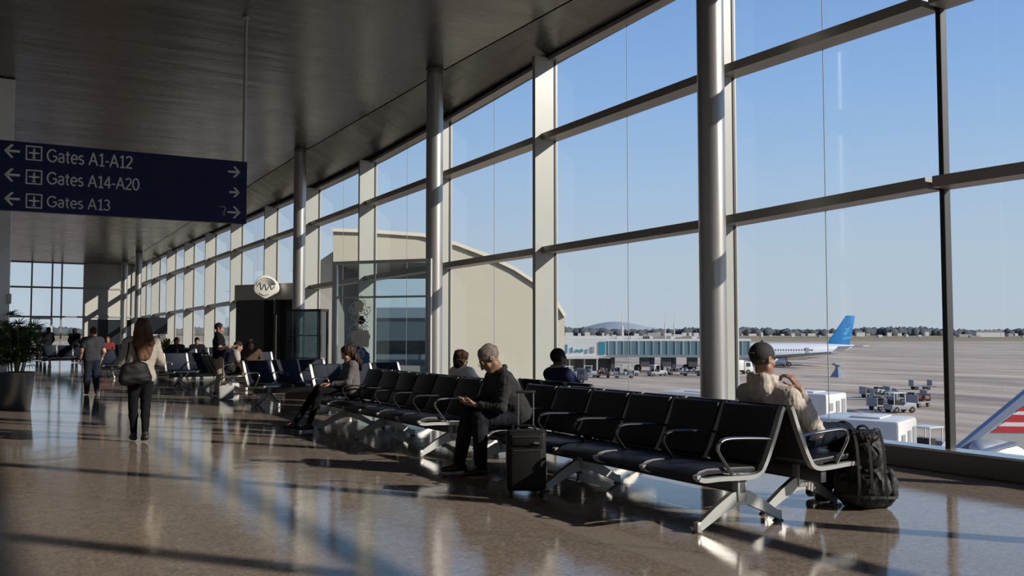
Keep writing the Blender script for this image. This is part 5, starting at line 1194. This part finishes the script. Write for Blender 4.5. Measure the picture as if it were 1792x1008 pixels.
for A, B in zip(rings, rings[1:]):
    for i in range(24): bm.faces.new((A[i], A[(i+1) % 24], B[(i+1) % 24], B[i]))
bm.faces.new(rings[0]); bm.faces.new(rings[-1][::-1]); obj('tail_cone', bm, NS, nf, True)
cq = [C(1690, 800, dN-3), C(1776, 776, dN-3)]
bm = BM(); sweep(bm, [cq[0], lerp(cq[0], cq[1], .5), cq[1]], rect(.5, .12)); obj('tailplane', bm, NS, nf)
tug('pale tug at the foot of the dark window mullion', 1632, 800, rel(30), 3.0, VG)
# ---- passenger bridges
JT = M('bridge_teal_glass', (.085, .16, .19), .15, 0, .6, var=.35, scale=.5, stretch=(3, 3, .2)); JW = M('bridge_white', (.55, .55, .52), .5, var=.06, scale=.6); JD = M('bridge_dark', (.045, .05, .055), .7); TEAL = M('door_teal', (.02, .20, .26), .4)
dB = 175
jb = thing('jet_bridge', 'long teal-glazed passenger bridge left of the thick near column', 'jet bridge', (0, 0, 0))
def slab(name, u0, u1, v0, v1, d, th, mat, parent, off=0):
    bm = BM(); o = Vector((sY, cY, 0)); P = [C(u, v, d)+o*off for u, v in ((u0, v0), (u1, v0), (u1, v1), (u0, v1))]; A = [bm.verts.new(q) for q in P]; B = [bm.verts.new(q+o*th) for q in P]
    bm.faces.new(A); bm.faces.new(B[::-1])
    for i in range(4): bm.faces.new((A[i], B[i], B[(i+1) % 4], A[(i+1) % 4]))
    return obj(name, bm, mat, parent)
tun = slab('tunnel', 1062, 1312, 597, 621, dB, 3.2, JT, jb)
slab('roof', 1058, 1314, 593, 597, dB, 3.4, JW, jb, -.1); slab('floor_beam', 1058, 1314, 621, 625.5, dB, 3.4, M('bridge_beam', (.16, .20, .22), .6), jb, -.1)
for u in list(range(1064, 1312, 13)): slab('glazing_bar', u, u+1.6 if u % 3 else u+3, 597, 621, dB, .2, M('bridge_bar', (.22, .30, .33), .5), tun, -.15)
for u in (1070, 1140, 1178, 1236, 1290): slab('support_leg', u, u+7, 625, 652, dB, 1.2, JD, jb, 1.0)
for u in (1122, 1160, 1206, 1248): slab('drive_unit', u, u+16, 626, 642, dB, 2, JD, jb, .6)
for u in (1118, 1157, 1203, 1215):
    p = G(u, 651, ZG); bmw = wheel('wheel', (0, 0, 0), .75, .6, jb, 'Y'); q = C(u, 580, dB); bmw.location = (q.x+.9, q.y+1.5, ZG+.75)
for u, w_ in ((1080, 12), (1105, 6), (1128, 10), (1175, 6), (1212, 9)): slab('roof_unit', u, u+w_, 588.5, 593, dB, 1.5, JW if u != 1128 else JD, jb, .8)
wf = thing('terminal_finger', 'white terminal finger with teal windows at the left end of the glazed bridge', 'building', (0, 0, 0))
fb = slab('wall', 985, 1060, 592, 624, dB-4, 10, JW, wf); slab('roof', 983, 1142, 588.5, 592.5, dB+3, 10, JW, wf, -.2)
slab('upper_box', 1075, 1140, 588, 594, dB+6, 6, JW, wf); slab('rooftop_box', 989, 1003, 582, 589, dB-4, 5, JW, wf)
slab('door', 1049, 1059, 598, 620, dB-4, .3, TEAL, wf, -.2)
for u, v0, v1, w_ in ((990, 603, 618, 3), (1000, 608, 617, 2.4), (1007.5, 612, 616, 5), (1016, 611, 616, 4), (1026, 611, 618, 3), (1035, 607, 617, 5)): slab('window', u, u+w_, v0, v1, dB-4, .3, TEAL if u < 1020 else VG, wf, -.2)
slab('canopy', 985, 1048, 624, 628, dB-9, 6, JW, wf); slab('undercroft', 985, 1068, 628, 652, dB+2, 4, JD, wf)
for u in (996, 1022, 1044): slab('pillar', u, u+2.2, 628, 653, dB-8, .4, JW, wf)
# ground equipment below the bridge
for k, (u, v, r) in enumerate(((1000, 661, 5), (1034, 660, -12), (1100, 658, 8), (1150, 658, 30))):
    tug(['pale belt loader under the white terminal finger, leftmost', 'pale tug under the white terminal finger, right of the belt loader', 'grey tug under the glazed bridge by its first leg', 'grey tug on the apron below the middle of the glazed bridge'][k], u, v, rel(r), 5.0 if k == 0 else 3.6, WV if k < 2 else VG, 'belt_loader' if k == 0 else 'baggage_tug', 'loader' if k == 0 else 'tug')
for k, (u, v, r) in enumerate(((1016, 658, 15), (1052, 661, -8), (1068, 656, 20), (1092, 662, 0), (1184, 656, 10), (1211, 658, -20))):
    cart('small baggage cart beneath the passenger bridge', u, v, rel(r), 3.4, (LDB, LDR, LDB, VG, LDB, VG)[k], 'carts beneath the passenger bridge')
truck('white van under the right half of the glazed bridge', 1290, 640, 168, rel(12), 5.5, 2.1, 2.6, 1.7, 'van', name='van')
truck('dark blue car-sized truck at the left on the apron before the white finger', 1002, 665, 138, rel(0), 4.6, 1.9, 1.7, 1.6, 'truck', (M('vehicle_navy', (.05, .06, .09), .4),)*2)
truck('white van seen through the glass screen', 703, 640, 88, rel(-8), 6.2, 2.2, 2.9, 2.0, 'van', name='van')
